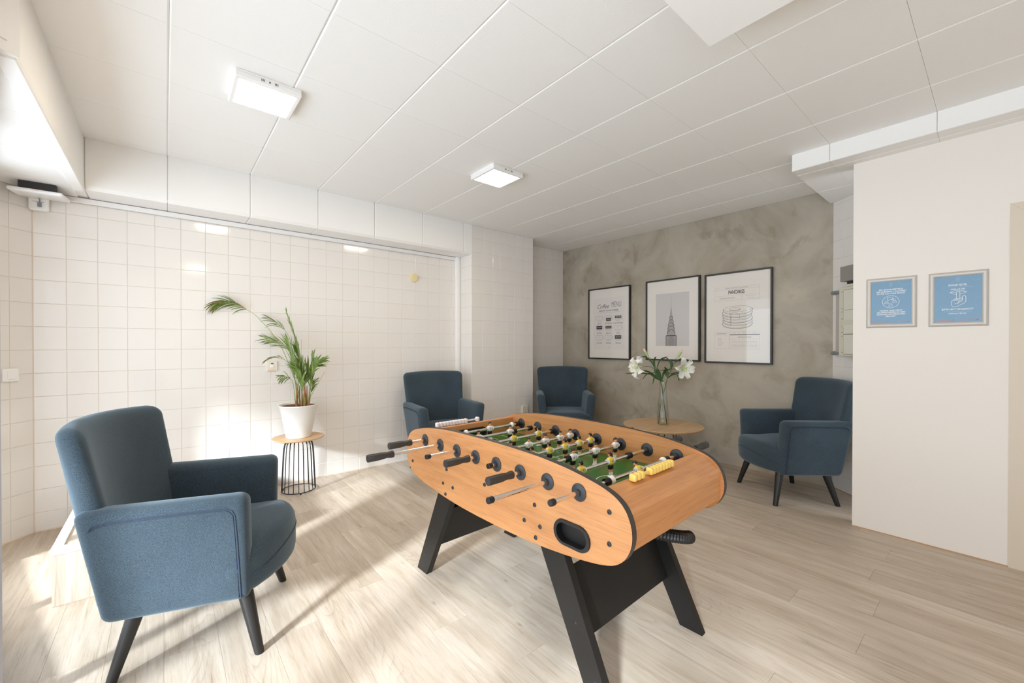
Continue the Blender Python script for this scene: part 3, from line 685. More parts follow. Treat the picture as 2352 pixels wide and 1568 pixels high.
bump = MB().lathe([(.0085, 0), (.0145, 0), (.0145, .004), (.0125, .0045), (.0125, .0065), (.0145, .007), (.0145, .011), (.0125, .0115), (.0125, .0135), (.0145, .014), (.0145, .018), (.0125, .0185), (.0125, .0205), (.0145, .021), (.0145, .025), (.0085, .025)], 16, (-.0125, 0, 0), 'x').mesh('bumper', M_plas, 30)
ball_sp = MB().lathe([(.0085, -.011), (.013, -.010), (.0165, -.005), (.0172, 0), (.0165, .005), (.013, .010), (.0085, .011)], 16, (0, 0, 0), 'x').mesh('spacer', M_wpl, 50)
grip = MB().lathe([(0, 0), (.0165, 0), (.0178, .003), (.0175, .060), (.0135, .092), (.0172, .113), (.0160, .122), (.009, .122), (0, .122)], 8, (-.122, 0, 0), 'x').mesh('grip', mat('grip_rubber', (.03, .027, .025), .5), 30)
cap = MB().lathe([(0, 0), (.010, 0), (.0115, .002), (.0115, .020), (.009, .021), (0, .021)], 14, (-.004, 0, 0), 'x').mesh('end_cap', M_plas, 30)
# (near end x, near 'grip'/'cap', far end x, men x list, team, bumpers, spacers, rod roll)
RODS = [(-.565, 'g', .55, [.077], 'W', [-.32, .300], [-.097, .253], 0),
        (-.735, 'g', .42, [-.121, .108], 'W', [.267, -.31, .140], [], 4),
        (-.524, 'c', .60, [-.187, .002, .191], 'Y', [.305, -.30], [], -3),
        (-.520, 'g', .60, [-.153, -.031, .090, .205, .288], 'W', [-.255, .3215], [], 8),
        (-.404, 'c', .66, [-.150, -.035, .078, .188, .280], 'Y', [-.22, .315], [], -4),
        (-.525, 'g', .60, [-.038, .125, .288], 'W', [-.075, .3215], [], 3),
        (-.638, 'c', .645, [-.165, .034], 'Y', [.178, -.30], [], -4),
        (-.503, 'c', .625, [.018], 'Y', [-.200, .240], [-.170, .213], -38)]
for i, (xa, kind, xb, men, team, bs, sps, roll) in enumerate(RODS):
    ro_ = MB().tube([(xa+.02, 0, 0), (xb, 0, 0)], .0081, 16).build('rod', M_chrome, FT, 40, mtx=Matrix.Translation((0, RY[i], RZ)))
    for m_ in men:
        Rt = Matrix.Translation((m_, 0, 0)) @ Matrix.Rotation(R(roll), 4, 'X') @ (Matrix.Rotation(pi, 4, 'Z') if team == 'W' else Matrix())
        put('player', MW if team == 'W' else MY, ro_, mtx=Rt)
    for b in bs: put('bumper', bump, ro_, mtx=Matrix.Translation((min(.3215, max(-.3215, b)), 0, 0)))
    for b in sps: put('spacer', ball_sp, ro_, mtx=Matrix.Translation((b, 0, 0)))
    if kind == 'g':
        put('grip', grip, ro_, mtx=Matrix.Translation((xa+.122, 0, 0))); put('end_cap', cap, ro_, mtx=Matrix.Translation((xb, 0, 0)) @ Matrix.Rotation(pi, 4, 'Z'))
    else:
        put('end_cap', cap, ro_, mtx=Matrix.Translation((xa, 0, 0))); put('grip', grip, ro_, mtx=Matrix.Translation((xb-.10, 0, 0)) @ Matrix.Rotation(pi, 4, 'Z'))
# score counters
bead = lambda m, nm: MB().rbox((0, 0, 0), (.0205, .026, .026), .006, n=(0, 0, 0), k=(0, .5, 1)).mesh(nm, m, 35)
for nm, m_, y, zc, xs, slope in (('yellow', M_yelb, -.634, .785, [-.205, -.181, -.157, -.095, -.0735, -.052, -.0305, -.009, .0125, .034, .0555], -.18), ('white', M_wbead, .632, .784, [-.216, -.193, -.1715, -.150, -.1285, -.107, -.0855, -.064, -.0425, -.021, .068], .18)):
    sc_ = MB().box(-.206, .060, -.004, .004, -.004, .004).box(-.06, -.052, -.007, .007, -.014, .006).build('score_counter', m_, FT, label=('pale yellow' if nm == 'yellow' else 'white')+' sliding score counter')
    sc_.matrix_local = Matrix.Translation((0, y, zc))
    bm_ = bead(m_, 'bead')
    for xx in xs: put('bead', bm_, sc_, mtx=Matrix.Translation((xx, 0, 0)))
# ------------------------------------------------------------------ wire side table, pot and palm
TT = thing('side_table', 'small round side table with oak top and black wire base', 'side table', (.872, 3.872, 0), 0)
MB().lathe([(0, .441), (.165, .441), (.192, .446), (.200, .453), (.200, .456), (.198, .458), (0, .458)], 64).build('tabletop', M_oak, TT, 30)
for k in range(20):
    a = 2*pi*k/20+.1; P = lambda r, z: (r*cos(a), r*sin(a), z)
    MB().tube([P(.130, .012), P(.124, .15), P(.117, .30), P(.112, .365), P(.104, .405), P(.088, .430), P(.06, .439), P(.03, .440)], .0030, 6).build('wire', M_steel, TT, 50)
MB().tube([(.131*cos(2*pi*k/48), .131*sin(2*pi*k/48), .011) for k in range(48)], .0042, 8, closed=True).build('base_ring', M_steel, TT, 50)
for k in range(3): MB().lathe([(0, 0), (.006, 0), (.006, .008), (0, .008)], 10, (.131*cos(2.1*k+.4), .131*sin(2.1*k+.4), 0)).build('foot', M_plas, TT)
PP = thing('potted_palm', 'green palm in a ribbed white pot on the wire side table', 'potted plant', (.872, 3.872, .458), 0)
MB().lathe([(0, 0), (.092, 0), (.096, .004), (.1075, .065), (.1078, .066), (.1190, .13), (.1193, .131), (.1305, .195), (.1308, .196), (.146, .262), (.151, .268), (.151, .276), (.145, .276), (.140, .262), (.128, .205), (0, .205)], 64).build('pot', M_pot, PP, 30)
MB().lathe([(0, .246), (.125, .246), (.127, .262), (.1335, .264), (.135, .250), (.131, .235), (0, .235)], 40).build('inner_pot', M_terra, PP, 30)
MB().ell((0, 0, .246), (.124, .124, .010), 24, 6).build('soil', M_soil, PP)
RT = Vector((sin(YAW), -cos(YAW), 0)); BK = Vector((cos(YAW), sin(YAW), 0))   # sideways and away directions for plants in the room
def pp(dx, dz, dd=0): return RT*dx + Vector((0, 0, dz)) + BK*dd
V3 = lambda x, y, z: Vector((x, y, z))
def leaflet(mb, base, dirv, length, width, droop, mi=0, nrm=None, seg_=6, fold=.35):
    d = dirv.normalized(); g = Vector((0, 0, -1)); p = Vector(base); vs = []; fs = []
    side = d.cross(nrm if nrm else Vector((0, 0, 1)));
    if side.length < .05: side = d.cross(BK)
    side.normalize()
    for i in range(seg_+1):
        t = i/seg_; w = width*max(.02, (sin(pi*min(1, t*.92+.10))**.7))*(1-.25*t)
        up = side.cross(d).normalized()
        vs += [p-side*w/2+up*w*fold*.5, p, p+side*w/2+up*w*fold*.5]
        d = (d+g*droop/seg_).normalized(); side = (side-d*side.dot(d)).normalized(); p = p+d*length/seg_
        p.y = min(p.y, .235)
    for i in range(seg_): 
        a = i*3; fs += [(a, a+3, a+4, a+1), (a+1, a+4, a+5, a+2)]
    mb.add(vs, fs, mi)
def spline(pts, n):
    out = []; m = len(pts)
    for i in range(m-1):
        p0, p1, p2, p3 = pts[max(i-1, 0)], pts[i], pts[i+1], pts[min(i+2, m-1)]
        for j in range(n):
            t = j/n; out.append(.5*((2*p1)+(p2-p0)*t+(2*p0-5*p1+4*p2-p3)*t*t+(3*p1-p0-3*p2+p3)*t**3))
    out.append(pts[-1]); return out
def frond(rach, s0, nleaf, ll, lw, droop, spread=50, dry=0, sides=(1, -1), bias=None, tip=1.0, r0=.0028):
    sp = spline([Vector(p) for p in rach], 6); mb = MB(); m = len(sp)
    mb.tube(sp, [max(.0006, r0*(1-.75*i/m)) for i in range(m)], 6, mi=1)
    for i in range(nleaf):
        t = s0+(1-s0)*(i+.5)/nleaf; q = t*(m-1); a = int(min(m-2, q)); f = q-a; p = sp[a].lerp(sp[a+1], f); tg = (sp[a+1]-sp[a]).normalized()
        for sg in sides:
            sd = (tg.cross(bias) if bias else tg.cross(BK)); sd.normalize()
            ang = R(spread*(1-.45*t)+random.uniform(-7, 7)); prof = (.55+.45*sin(pi*min(1, (t-s0)/(1-s0)*.8+.15)))
            d = tg*cos(ang)+(sd*sg*.75+BK*random.uniform(-.6, .6))*sin(ang)
            leaflet(mb, p, d, ll*prof*random.uniform(.85, 1.1), lw, droop*random.uniform(.7, 1.3), mi=2 if random.random() < dry else 0, nrm=BK*.6+Vector((0, 0, .6)))
    return mb.build('frond', [M_leafg, M_stem, M_dry], PP, 60)
up = Vector((0, 0, 1))
frond([V3(0.019, -0.016, 0.251), V3(-0.004, 0.003, 0.400), V3(-0.051, 0.017, 0.565), V3(-0.112, 0.042, 0.742), V3(-0.187, 0.092, 0.892), V3(-0.248, 0.144, 0.980), V3(-0.293, 0.182, 1.039), V3(-0.369, 0.213, 1.092), V3(-0.424, 0.210, 1.121), V3(-0.472, 0.210, 1.132), V3(-0.521, 0.210, 1.127), V3(-0.561, 0.213, 1.112)], .60, 17, .15, .011, .9, spread=34, sides=(-1, 1), dry=.06)
frond([V3(0.018, 0.011, 0.267), V3(0.004, 0.036, 0.490), V3(-0.017, 0.067, 0.733), V3(-0.037, 0.084, 0.801), V3(-0.060, 0.117, 0.880), V3(-0.095, 0.146, 0.937), V3(-0.135, 0.180, 0.974), V3(-0.176, 0.209, 1.012)], .62, 7, .13, .008, .7, spread=26, sides=(-1, 1))
frond([V3(0.025, -0.021, 0.270), V3(0.013, -0.011, 0.456), V3(-0.015, 0.013, 0.660), V3(-0.049, 0.041, 0.742), V3(-0.103, 0.087, 0.790), V3(-0.157, 0.133, 0.816), V3(-0.208, 0.176, 0.834)], .42, 16, .15, .009, .35, spread=34)
frond([V3(0.000, -0.039, 0.274), V3(-0.025, -0.031, 0.459), V3(-0.053, -0.008, 0.577), V3(-0.078, 0.014, 0.636), V3(-0.114, 0.044, 0.665), V3(-0.150, 0.062, 0.673), V3(-0.184, 0.090, 0.669), V3(-0.217, 0.118, 0.654)], .48, 8, .095, .010, 1.5, spread=55, sides=(-1,), dry=.25)
frond([V3(-0.030, -0.027, 0.276), V3(-0.041, -0.031, 0.405), V3(-0.055, -0.032, 0.479), V3(-0.077, -0.027, 0.506), V3(-0.104, -0.017, 0.514), V3(-0.132, 0.006, 0.518)], .5, 6, .085, .011, 1.2, spread=60, sides=(1, -1))
frond([V3(0.042, -0.035, 0.251), V3(0.033, -0.028, 0.456), V3(0.013, -0.011, 0.641), V3(-0.006, 0.005, 0.771), V3(-0.029, 0.025, 0.872), V3(-0.055, 0.046, 0.976), V3(-0.075, 0.063, 1.057)], .35, 22, .09, .007, .05, spread=10)
frond([V3(0.055, -0.021, 0.248), V3(0.047, -0.013, 0.435), V3(0.030, 0.001, 0.566), V3(0.007, 0.020, 0.659), V3(-0.010, 0.035, 0.752)], .3, 16, .12, .012, .25, spread=26)
frond([V3(0.053, -0.071, 0.254), V3(0.068, -0.083, 0.420), V3(0.079, -0.106, 0.525), V3(0.093, -0.131, 0.599), V3(0.118, -0.165, 0.636), V3(0.149, -0.204, 0.658)], .42, 14, .10, .014, .45, spread=34)
frond([V3(0.072, -0.022, 0.247), V3(0.084, -0.032, 0.415), V3(0.098, -0.044, 0.565), V3(0.104, -0.049, 0.696)], .3, 13, .10, .012, .1, spread=20)
frond([V3(0.029, -0.090, 0.259), V3(0.018, -0.094, 0.388), V3(-0.001, -0.104, 0.492), V3(-0.023, -0.098, 0.555), V3(-0.039, -0.098, 0.591)], .35, 12, .10, .013, .6, spread=36)
frond([V3(0.083, -0.005, 0.244), V3(0.095, -0.002, 0.355), V3(0.115, 0.008, 0.429), V3(0.132, 0.019, 0.465)], .35, 9, .07, .010, .6, spread=40)
random.seed(21)
frond([V3(.03, -.02, .27), V3(.02, -.03, .42), V3(0, -.05, .54), V3(-.03, -.09, .60)], .3, 11, .15, .016, .5, spread=34)
frond([V3(.04, .0, .27), V3(.05, -.01, .45), V3(.07, -.03, .56), V3(.11, -.06, .60)], .3, 11, .15, .017, .45, spread=32)
frond([V3(-.01, -.01, .27), V3(-.03, -.01, .5), V3(-.05, -.0, .68), V3(-.08, .01, .80)], .35, 16, .15, .009, .2, spread=20)
mb = MB()
for a, b, r in (((0.061, -0.026, 0.285), (0.181, -0.114, 0.554), 0.0018), ((0.030, 0.001, 0.379), (0.041, 0.005, 0.696), 0.0016), ((0.047, -0.013, 0.491), (0.055, -0.007, 0.685), 0.0014), ((0.081, -0.042, 0.454), (0.132, -0.073, 0.711), 0.0015), ((-0.002, 0.028, 0.379), (-0.016, 0.053, 0.865), 0.0012), ((0.018, 0.011, 0.566), (0.029, 0.014, 0.831), 0.0012)): mb.tube([V3(*a), (V3(*a)+V3(*b))/2, V3(*b)], [r*1.3, r, r*.7], 6, mi=0)
mb.build('bare_stalk', [M_stem], PP, 60)
for a, b, r in (((-0.017, -0.012, 0.251), (-0.014, -0.014, 0.457), 0.01), ((0.007, 0.007, 0.246), (0.010, 0.004, 0.436), 0.007), ((0.011, -0.049, 0.252), (0.014, -0.051, 0.410), 0.007), ((0.033, -0.041, 0.249), (0.036, -0.044, 0.427), 0.011), ((0.058, -0.023, 0.244), (0.061, -0.026, 0.435), 0.008), ((0.070, -0.046, 0.246), (0.073, -0.048, 0.399), 0.007)):
    MB().tube([V3(*a), (V3(*a)+V3(*b))/2, V3(*b)], [r, r*.85, r*.35], 8).build('stem_sheath', M_brown, PP, 60)
# ------------------------------------------------------------------ coffee table, vase, lilies
CT = thing('coffee_table', 'round oak-topped coffee table by the concrete wall', 'coffee table', (3.86, 2.216, 0), 0)
MB().lathe([(0, .406), (.36, .406), (.380, .418), (.387, .426), (.387, .429), (.385, .431), (0, .431)], 96).build('tabletop', M_oak, CT, 30)
for k in range(3):
    a = 2*pi*k/3+.6
    for s_ in (-.10, .10): MB().tube([(.10*cos(a+s_*3), .10*sin(a+s_*3), .406), (.27*cos(a+s_), .27*sin(a+s_), .006)], .0065, 10).build('leg', M_steel, CT)
    MB().tube([(.27*cos(a-.10), .27*sin(a-.10), .006), (.27*cos(a+.10), .27*sin(a+.10), .006)], .006, 8).build('leg_foot', M_steel, CT)
MB().lathe([(0, .398), (.12, .398), (.12, .406), (0, .406)], 24).build('mounting_plate', M_steel, CT)
VX = (3.86, 2.213, .431)
VS = thing('vase', 'clear waisted glass vase with green stems on the coffee table', 'vase', VX, 0)
po = [(.050, 0), (.057, .004), (.0585, .012), (.0575, .05), (.0545, .12), (.0497, .205), (.042, .273), (.0375, .33), (.036, .366), (.0365, .41), (.039, .438)]
pi_ = [(r-.003, h) for r, h in reversed(po[2:])]
MB().lathe([(0, 0)]+po+pi_+[(0, .012)], 40).build('glass_body', M_vase, VS, 60)
MB().lathe([(0, .013), (.053, .013), (.052, .05), (.0495, .12), (.045, .20), (0, .20)], 32).build('water', M_water, VS, 60)
def lily_leaf(parent, a, b, c, w):
    sp = spline([V3(*a), V3(*b), V3(*c)], 6); mb = MB(); n = len(sp); vs = []; fs = []
    for i, p in enumerate(sp):
        t = i/(n-1); tg = (sp[min(n-1, i+1)]-sp[max(0, i-1)]).normalized(); sd = tg.cross(BK*.8+up*.5).normalized(); ww = w*sin(pi*min(1, .06+.94*t))**.8
        vs += [p-sd*ww/2+BK*.2*ww, p, p+sd*ww/2+BK*.2*ww]
    for i in range(n-1): q = i*3; fs += [(q, q+3, q+4, q+1), (q+1, q+4, q+5, q+2)]
    mb.add(vs, fs).build('leaf', M_leafd, parent, 60)
def lily_flower(parent, c, face, rad, roll=0, droop=.6):
    fc = face.normalized(); sx = fc.cross(up).normalized(); sy = sx.cross(fc)
    fo = MB().tube([c-fc*.05, c-fc*.02, c+fc*.015], [.006, .011, .013], 10).build('flower', M_throat, parent, 60)
    for k in range(6):
        a = roll+k*pi/3; rd = sx*cos(a)+sy*sin(a); mb = MB(); vs = []; fs = []; N = 10
        wv = rd.cross(fc).normalized(); L = rad*(1.0 if k % 2 else .95)*random.uniform(.9, 1.08); W_ = .040 if k % 2 else .029
        for i in range(N+1):
            t = i/N; out = rd*(.10*L+L*.92*sin(t*1.35)/sin(1.35)); ax = fc*(L*(.42*sin(pi*t*.62)-droop*.62*max(0, t-.5)**1.6*2.4))
            w = W_*sin(pi*min(1, .06+.93*t**.85))**.9; wav = .004*sin(t*14+k)
            vs += [c+out+ax-wv*w+fc*(.006+wav), c+out+ax-wv*w*.5-fc*.001, c+out+ax-fc*.004, c+out+ax+wv*w*.5-fc*.001, c+out+ax+wv*w+fc*(.006-wav)]
        for i in range(N):
            for j in range(4): q = i*5+j; fs.append((q, q+5, q+6, q+1))
        mb.add(vs, fs); mb.m = [1 if (f // 4) < 2 and (f % 4) in (1, 2) else 0 for f in range(len(fs))]
        mb.build('petal', [M_petal, M_throat], fo, 60)
    for k in range(5):
        a = roll+k*2*pi/5; e = c+fc*rad*.62+(sx*cos(a)+sy*sin(a))*.022
        MB().tube([c, c+fc*rad*.35, e], .0012, 5).ell(tuple(e), (.003, .003, .006), 6, 4).build('stamen', M_throat, fo, 60)
def lily_bud(parent, a, b, r):
    p0, p1 = V3(*a), V3(*b); n = 9; mb = MB(); pts = [p0.lerp(p1, i/n) for i in range(n+1)]
    mb.tube(pts, [r*(.35+.65*sin(pi*min(1, .12+.80*(i/n)**.9))) if i < n else r*.12 for i in range(n+1)], 10); 
    mb.m = [1 if f//10 >= 6 else 0 for f in range(len(mb.f))]; mb.build('bud', [M_bud, M_budt], parent, 60)
L1 = thing('lily_stem', 'white lily leaning left out of the vase, with one peach-tipped bud', 'flower', VX, 0, 'lilies in the vase')
st1 = spline([V3(0.049, -0.015, 0.009), V3(0.010, -0.008, 0.199), V3(-0.007, 0.006, 0.375), V3(-0.030, 0.026, 0.472), V3(-0.054, 0.046, 0.543), V3(-0.078, 0.066, 0.605), V3(-0.105, 0.088, 0.684)], 6)
MB().tube(st1, [.0042-.0018*i/len(st1) for i in range(len(st1))], 8).build('stem', M_leafd, L1, 60)
MB().tube(spline([V3(-0.064, 0.054, 0.561), V3(-0.098, 0.083, 0.587), V3(-0.125, 0.106, 0.592), V3(-0.155, 0.131, 0.587)], 4), .0024, 6).build('flower_stalk', M_leafd, L1, 60)
lily_flower(L1, V3(-0.216, 0.157, 0.584), pp(-.95, -.10, -.28), .115, .3, .9)
lily_bud(L1, (-0.115, 0.097, 0.684), (-0.152, 0.128, 0.773), .0135)
for q in (((-0.037, 0.031, 0.481), (-0.119, 0.139, 0.546), (-0.248, 0.191, 0.482), 0.02), ((-0.044, 0.037, 0.499), (-0.174, 0.154, 0.525), (-0.329, 0.229, 0.519), 0.016), ((-0.037, 0.031, 0.472), (-0.053, 0.056, 0.498), (-0.094, 0.061, 0.403), 0.02), ((0.003, -0.003, 0.437), (-0.038, 0.050, 0.480), (-0.105, 0.083, 0.517), 0.034), ((-0.024, 0.020, 0.455), (-0.042, 0.048, 0.525), (-0.050, 0.068, 0.568), 0.03), ((-0.061, 0.051, 0.570), (-0.082, 0.053, 0.641), (-0.098, 0.020, 0.695), 0.024), ((-0.051, 0.043, 0.561), (-0.009, 0.024, 0.657), (0.001, -0.051, 0.694), 0.016), ((-0.051, 0.043, 0.525), (-0.138, 0.087, 0.518), (-0.166, 0.135, 0.455), 0.012), ((-0.078, 0.066, 0.614), (-0.126, 0.105, 0.684), (-0.200, 0.148, 0.685), 0.016), ((-0.014, 0.011, 0.455), (-0.049, 0.015, 0.527), (-0.086, 0.017, 0.576), 0.034)): lily_leaf(L1, *q)
L2 = thing('lily_stem', 'white lily facing outwards on the right of the vase, with one upright bud', 'flower', VX, 0, 'lilies in the vase')
st2 = spline([V3(-0.043, 0.023, 0.015), V3(-0.035, 0.004, 0.202), V3(-0.005, -0.022, 0.369), V3(0.018, -0.042, 0.483), V3(0.055, -0.059, 0.561), V3(0.088, -0.074, 0.627), V3(0.104, -0.088, 0.675)], 6)
MB().tube(st2, [.0042-.0018*i/len(st2) for i in range(len(st2))], 8).build('stem', M_leafd, L2, 60)
MB().tube(spline([V3(0.061, -0.051, 0.543), V3(0.084, -0.071, 0.570), V3(0.104, -0.088, 0.578), V3(0.131, -0.111, 0.574)], 4), .0024, 6).build('flower_stalk', M_leafd, L2, 60)
lily_flower(L2, V3(0.171, -0.118, 0.573), pp(.30, -.12, -.93), .118, .1, .35)
lily_bud(L2, (0.111, -0.094, 0.675), (0.148, -0.125, 0.764), .0135)
for q in (((0.037, -0.031, 0.481), (0.048, -0.001, 0.523), (0.003, -0.022, 0.570), 0.026), ((-0.007, 0.006, 0.455), (0.008, 0.000, 0.516), (-0.018, -0.034, 0.563), 0.022), ((0.037, -0.031, 0.472), (0.082, -0.058, 0.507), (0.098, -0.101, 0.509), 0.02), ((0.057, -0.048, 0.517), (0.124, -0.087, 0.524), (0.141, -0.125, 0.499), 0.018), ((0.064, -0.054, 0.570), (0.076, -0.052, 0.622), (0.076, -0.038, 0.653), 0.034), ((0.074, -0.063, 0.605), (0.039, -0.049, 0.561), (-0.075, -0.000, 0.555), 0.014), ((0.044, -0.037, 0.499), (0.042, -0.019, 0.551), (-0.025, -0.029, 0.589), 0.022), ((0.108, -0.091, 0.508), (0.100, -0.114, 0.483), (0.121, -0.107, 0.437), 0.016), ((0.091, -0.077, 0.631), (0.144, -0.123, 0.667), (0.216, -0.205, 0.641), 0.02), ((0.057, -0.048, 0.618), (0.011, -0.036, 0.676), (-0.049, -0.014, 0.664), 0.012)): lily_leaf(L2, *q)
# ------------------------------------------------------------------ framed prints
WM = Matrix(((0, 0, -1), (-1, 0, 0), (0, 1, 0))).to_4x4()      # local x to the right on the wall, y up, z out of the wall
def wall_mtx(x, y, z): return Matrix.Translation((x, y, z)) @ WM
def picture(label, ya, yb, z0, z1):
    w, h = ya-yb, z1-z0; t = thing('picture_frame', label, 'picture', mtx=wall_mtx(XC, ya, z0), group=None); fw = .016; d = .035
    mb = MB(); mb.box(0, w, 0, fw, .002, d, bev=.0015).box(0, w, h-fw, h, .002, d, bev=.0015).box(0, fw, fw, h-fw, .002, d, bev=.0015).box(w-fw, w, fw, h-fw, .002, d, bev=.0015)
    mb.build('frame', M_frame, t, 20)
    MB().box(fw-.002, w-fw+.002, fw-.002, h-fw+.002, .003, .022).build('mat_board', M_mat, t)
    g = MB(); rect(g, fw, w-fw, fw, h-fw, .0275); g.build('glass', M_glass, t)
    return t, w, h, .0224
p1, w, h, z = picture('black-framed coffee menu print, leftmost of the three on the concrete wall', 3.645, 2.985, 1.05, 1.988)
fx = lambda a: a*w; fy = lambda b: (1-b)*h
mb = MB(); rect(mb, fx(.125), fx(.875), fy(.865), fy(.135), z); pr1 = mb.build('print', M_paper, p1)
mb = MB(); z += .0006
fit(mb, 'Coffee', fx(.37), fy(.262), .055, .185, 0, -.004, z, .4); fit(mb, 'MENU', fx(.685), fy(.245), .072, .145, 1, 0, z)
fit(mb, 'KNOW YOUR COFFEE', fx(.50), fy(.322), .017, .30, 0, .012, z); pline(mb, [(fx(.22), fy(.345)), (fx(.5), fy(.349)), (fx(.78), fy(.345))], .0018, z, 1)
names = [['Espresso', 'Cafe Macchiato', 'Caramel Macchiato'], ['Flat White', 'Cappuccino', 'Doppio'], ['Iced Coffee', 'Americano', 'Cafe Latte']]
fill = [[0, 2, 1], [3, 1, 0], [0, 0, 3]]
for r_ in range(3):
    for c_ in range(3):
        cx, cy = fx(.275+.225*c_), fy(.43+.137*r_); cw, ch = .052, .034
        body = [(-cw, ch)]+[(cw*u, v*ch) for u, v in ((-.98, .2), (-.88, -.35), (-.65, -.85), (-.4, -1.1), (.4, -1.1), (.65, -.85), (.88, -.35), (.98, .2))]+[(cw, ch)]
        pts = [(cx+a, cy+b) for a, b in body]; pline(mb, pts, .0022, z, 1, True)
        pline(mb, arc(cx+cw, cy, .018, .018, -80, 80, 8), .0022, z, 1)
        f_ = fill[r_][c_]
        if f_: 
            ys = {1: (-.1, .8), 2: (-1.0, .1), 3: (-.35, .95)}[f_]; rect(mb, cx-cw*(.9 if f_ != 2 else .75), cx+cw*(.9 if f_ != 2 else .75), cy+ch*ys[0], cy+ch*ys[1], z, 0)
        text_parts(mb, 'COFFEE' if c_ != 1 else 'ESPRESSO', cx, cy-ch*.55, .018, 2 if f_ != 2 else 3, .8, .01, z+.0002)
        text_parts(mb, 'MILK' if not f_ else 'MILK FOAM', cx, cy+ch*.35, .017, 2 if f_ in (0, 2) else 3, .8, .01, z+.0002)
        text_parts(mb, names[r_][c_], cx, cy-.064, .026, 0, .72, 0, z, .3)
text_parts(mb, 'B', fx(.5), fy(.835), .014, 0, 1, 0, z)
mb.build('lettering', [M_ink, M_ink2, M_ink3, M_paper], pr1, 0)
p2, w, h, z = picture('black-framed photo print of a tapering tower spire, middle of the three', 2.763, 2.108, 1.058, 1.997)
mb = MB(); rect(mb, fx(.195), fx(.815), fy(.82), fy(.175), z); pr2 = mb.build('print', M_photo, p2)
mb = MB(); z += .0006; cx = .49
def tri(pts, mi, dz=0): mb.add([(fx(a), fy(b), z+dz) for a, b in pts], [tuple(range(len(pts)))], mi)
sil = [(.385, .82), (.385, .70), (.395, .69), (.405, .70), (.415, .64), (.425, .60), (.43, .56), (.445, .52), (.455, .475), (.468, .44), (.476, .395), (.4855, .345), (.4885, .20), (.4915, .20), (.4945, .345), (.504, .395), (.512, .44), (.525, .475), (.535, .52), (.55, .56), (.555, .60), (.565, .64), (.575, .70), (.585, .69), (.595, .70), (.595, .82)]
for i in range(len(sil)//2-1): tri([sil[i], sil[i+1], sil[-2-i], sil[-1-i]], 0)
for (yy, rx, ry) in ((.485, .028, .028), (.53, .042, .034), (.575, .052, .04), (.62, .062, .046), (.67, .072, .052)):
    pts = [(fx(a), fy(b)) for a, b in arc(.49, yy, rx, -ry, 0, 180, 12)]; pline(mb, pts, .0035, z+.0002, 1)
    pts = [(fx(a), fy(b)) for a, b in arc(.49, yy, rx*.78, -ry*.72, 0, 180, 12)]; pline(mb, pts, .0025, z+.0002, 3)
    n_ = max(3, int(rx*110))
    for k in range(n_):
        a = pi*(k+.5)/n_; qx, qy = .49+rx*.86*cos(a), yy-ry*.86*sin(a); tri([(qx-.006, qy+.008), (qx, qy-.012), (qx+.006, qy+.008)], 1, .0003)
for i in range(7):
    xx = .435+.0183*i; seg(mb, (fx(xx), fy(.82)), (fx(xx), fy(.69+.9*abs(xx-.49))), .0028, z+.0002, 1)
for yy in (.70, .72, .74, .76, .78, .80): seg(mb, (fx(.432), fy(yy)), (fx(.548), fy(yy)), .0028, z+.0003, 2)
for xx in (.388, .40, .58, .592): seg(mb, (fx(xx), fy(.82)), (fx(xx), fy(.705)), .003, z+.0002, 1)
mb.build('tower_picture', [M_tower, M_ink, M_ink2, M_photo], pr2, 0)
p3, w, h, z = picture('black-framed pancake recipe print, rightmost and largest-looking of the three', 2.056, 1.41, 1.05, 1.986)
mb = MB(); rect(mb, fx(.10), fx(.90), fy(.90), fy(.115), z); pr3 = mb.build('print', M_mat, p3)
mb = MB(); z += .0006; q = .0016
for a in ((.16, .83, .165, .19), (.16, .83, .19, .257), (.16, .565, .257, .31), (.585, .83, .257, .31), (.16, .385, .655, .69), (.16, .385, .69, .84), (.40, .53, .655, .682), (.54, .68, .655, .682), (.69, .83, .655, .682), (.40, .83, .69, .735), (.40, .83, .735, .84)): orect(mb, fx(a[0]), fx(a[1]), fy(a[3]), fy(a[2]), q, z, 2)
seg(mb, (fx(.40), fy(.686)), (fx(.83), fy(.686)), .0055, z, 0)
text_parts(mb, 'RECIPE FOR PERFECT PANCAKES', fx(.495), fy(.178), .014, 1, 1.05, 0, z); fit(mb, 'PANCAKES', fx(.495), fy(.223), .036, .155, 0, .022, z)
text_parts(mb, 'MAKES 20 PANCAKES', fx(.36), fy(.284), .014, 1, 1.1, 0, z); text_parts(mb, 'PREPARATION TIME', fx(.70), fy(.275), .010, 2, 1.1, 0, z); text_parts(mb, '20 MINUTES', fx(.70), fy(.292), .010, 2, 1.1, 0, z)
text_parts(mb, 'INGREDIENTS', fx(.272), fy(.674), .017, 1, .95, .01, z); text_parts(mb, 'INSTRUCTIONS', fx(.615), fy(.714), .017, 1, 1.05, .01, z)
for k in range(3): text_parts(mb, ('STEP I', 'STEP II', 'STEP III')[k], fx((.465, .61, .76)[k]), fy(.668), .010, 1, 1, 0, z)
for k in range(7): seg(mb, (fx(.21), fy(.722+.014*k)), (fx(.21+random.uniform(.05, .10)), fy(.722+.014*k)), .003, z, 2)
for k in range(5):
    xx = .425
    while xx < .80: l_ = random.uniform(.012, .035); seg(mb, (fx(xx), fy(.758+.015*k)), (fx(min(.80, xx+l_)), fy(.758+.015*k)), .003, z, 2); xx += l_+.008
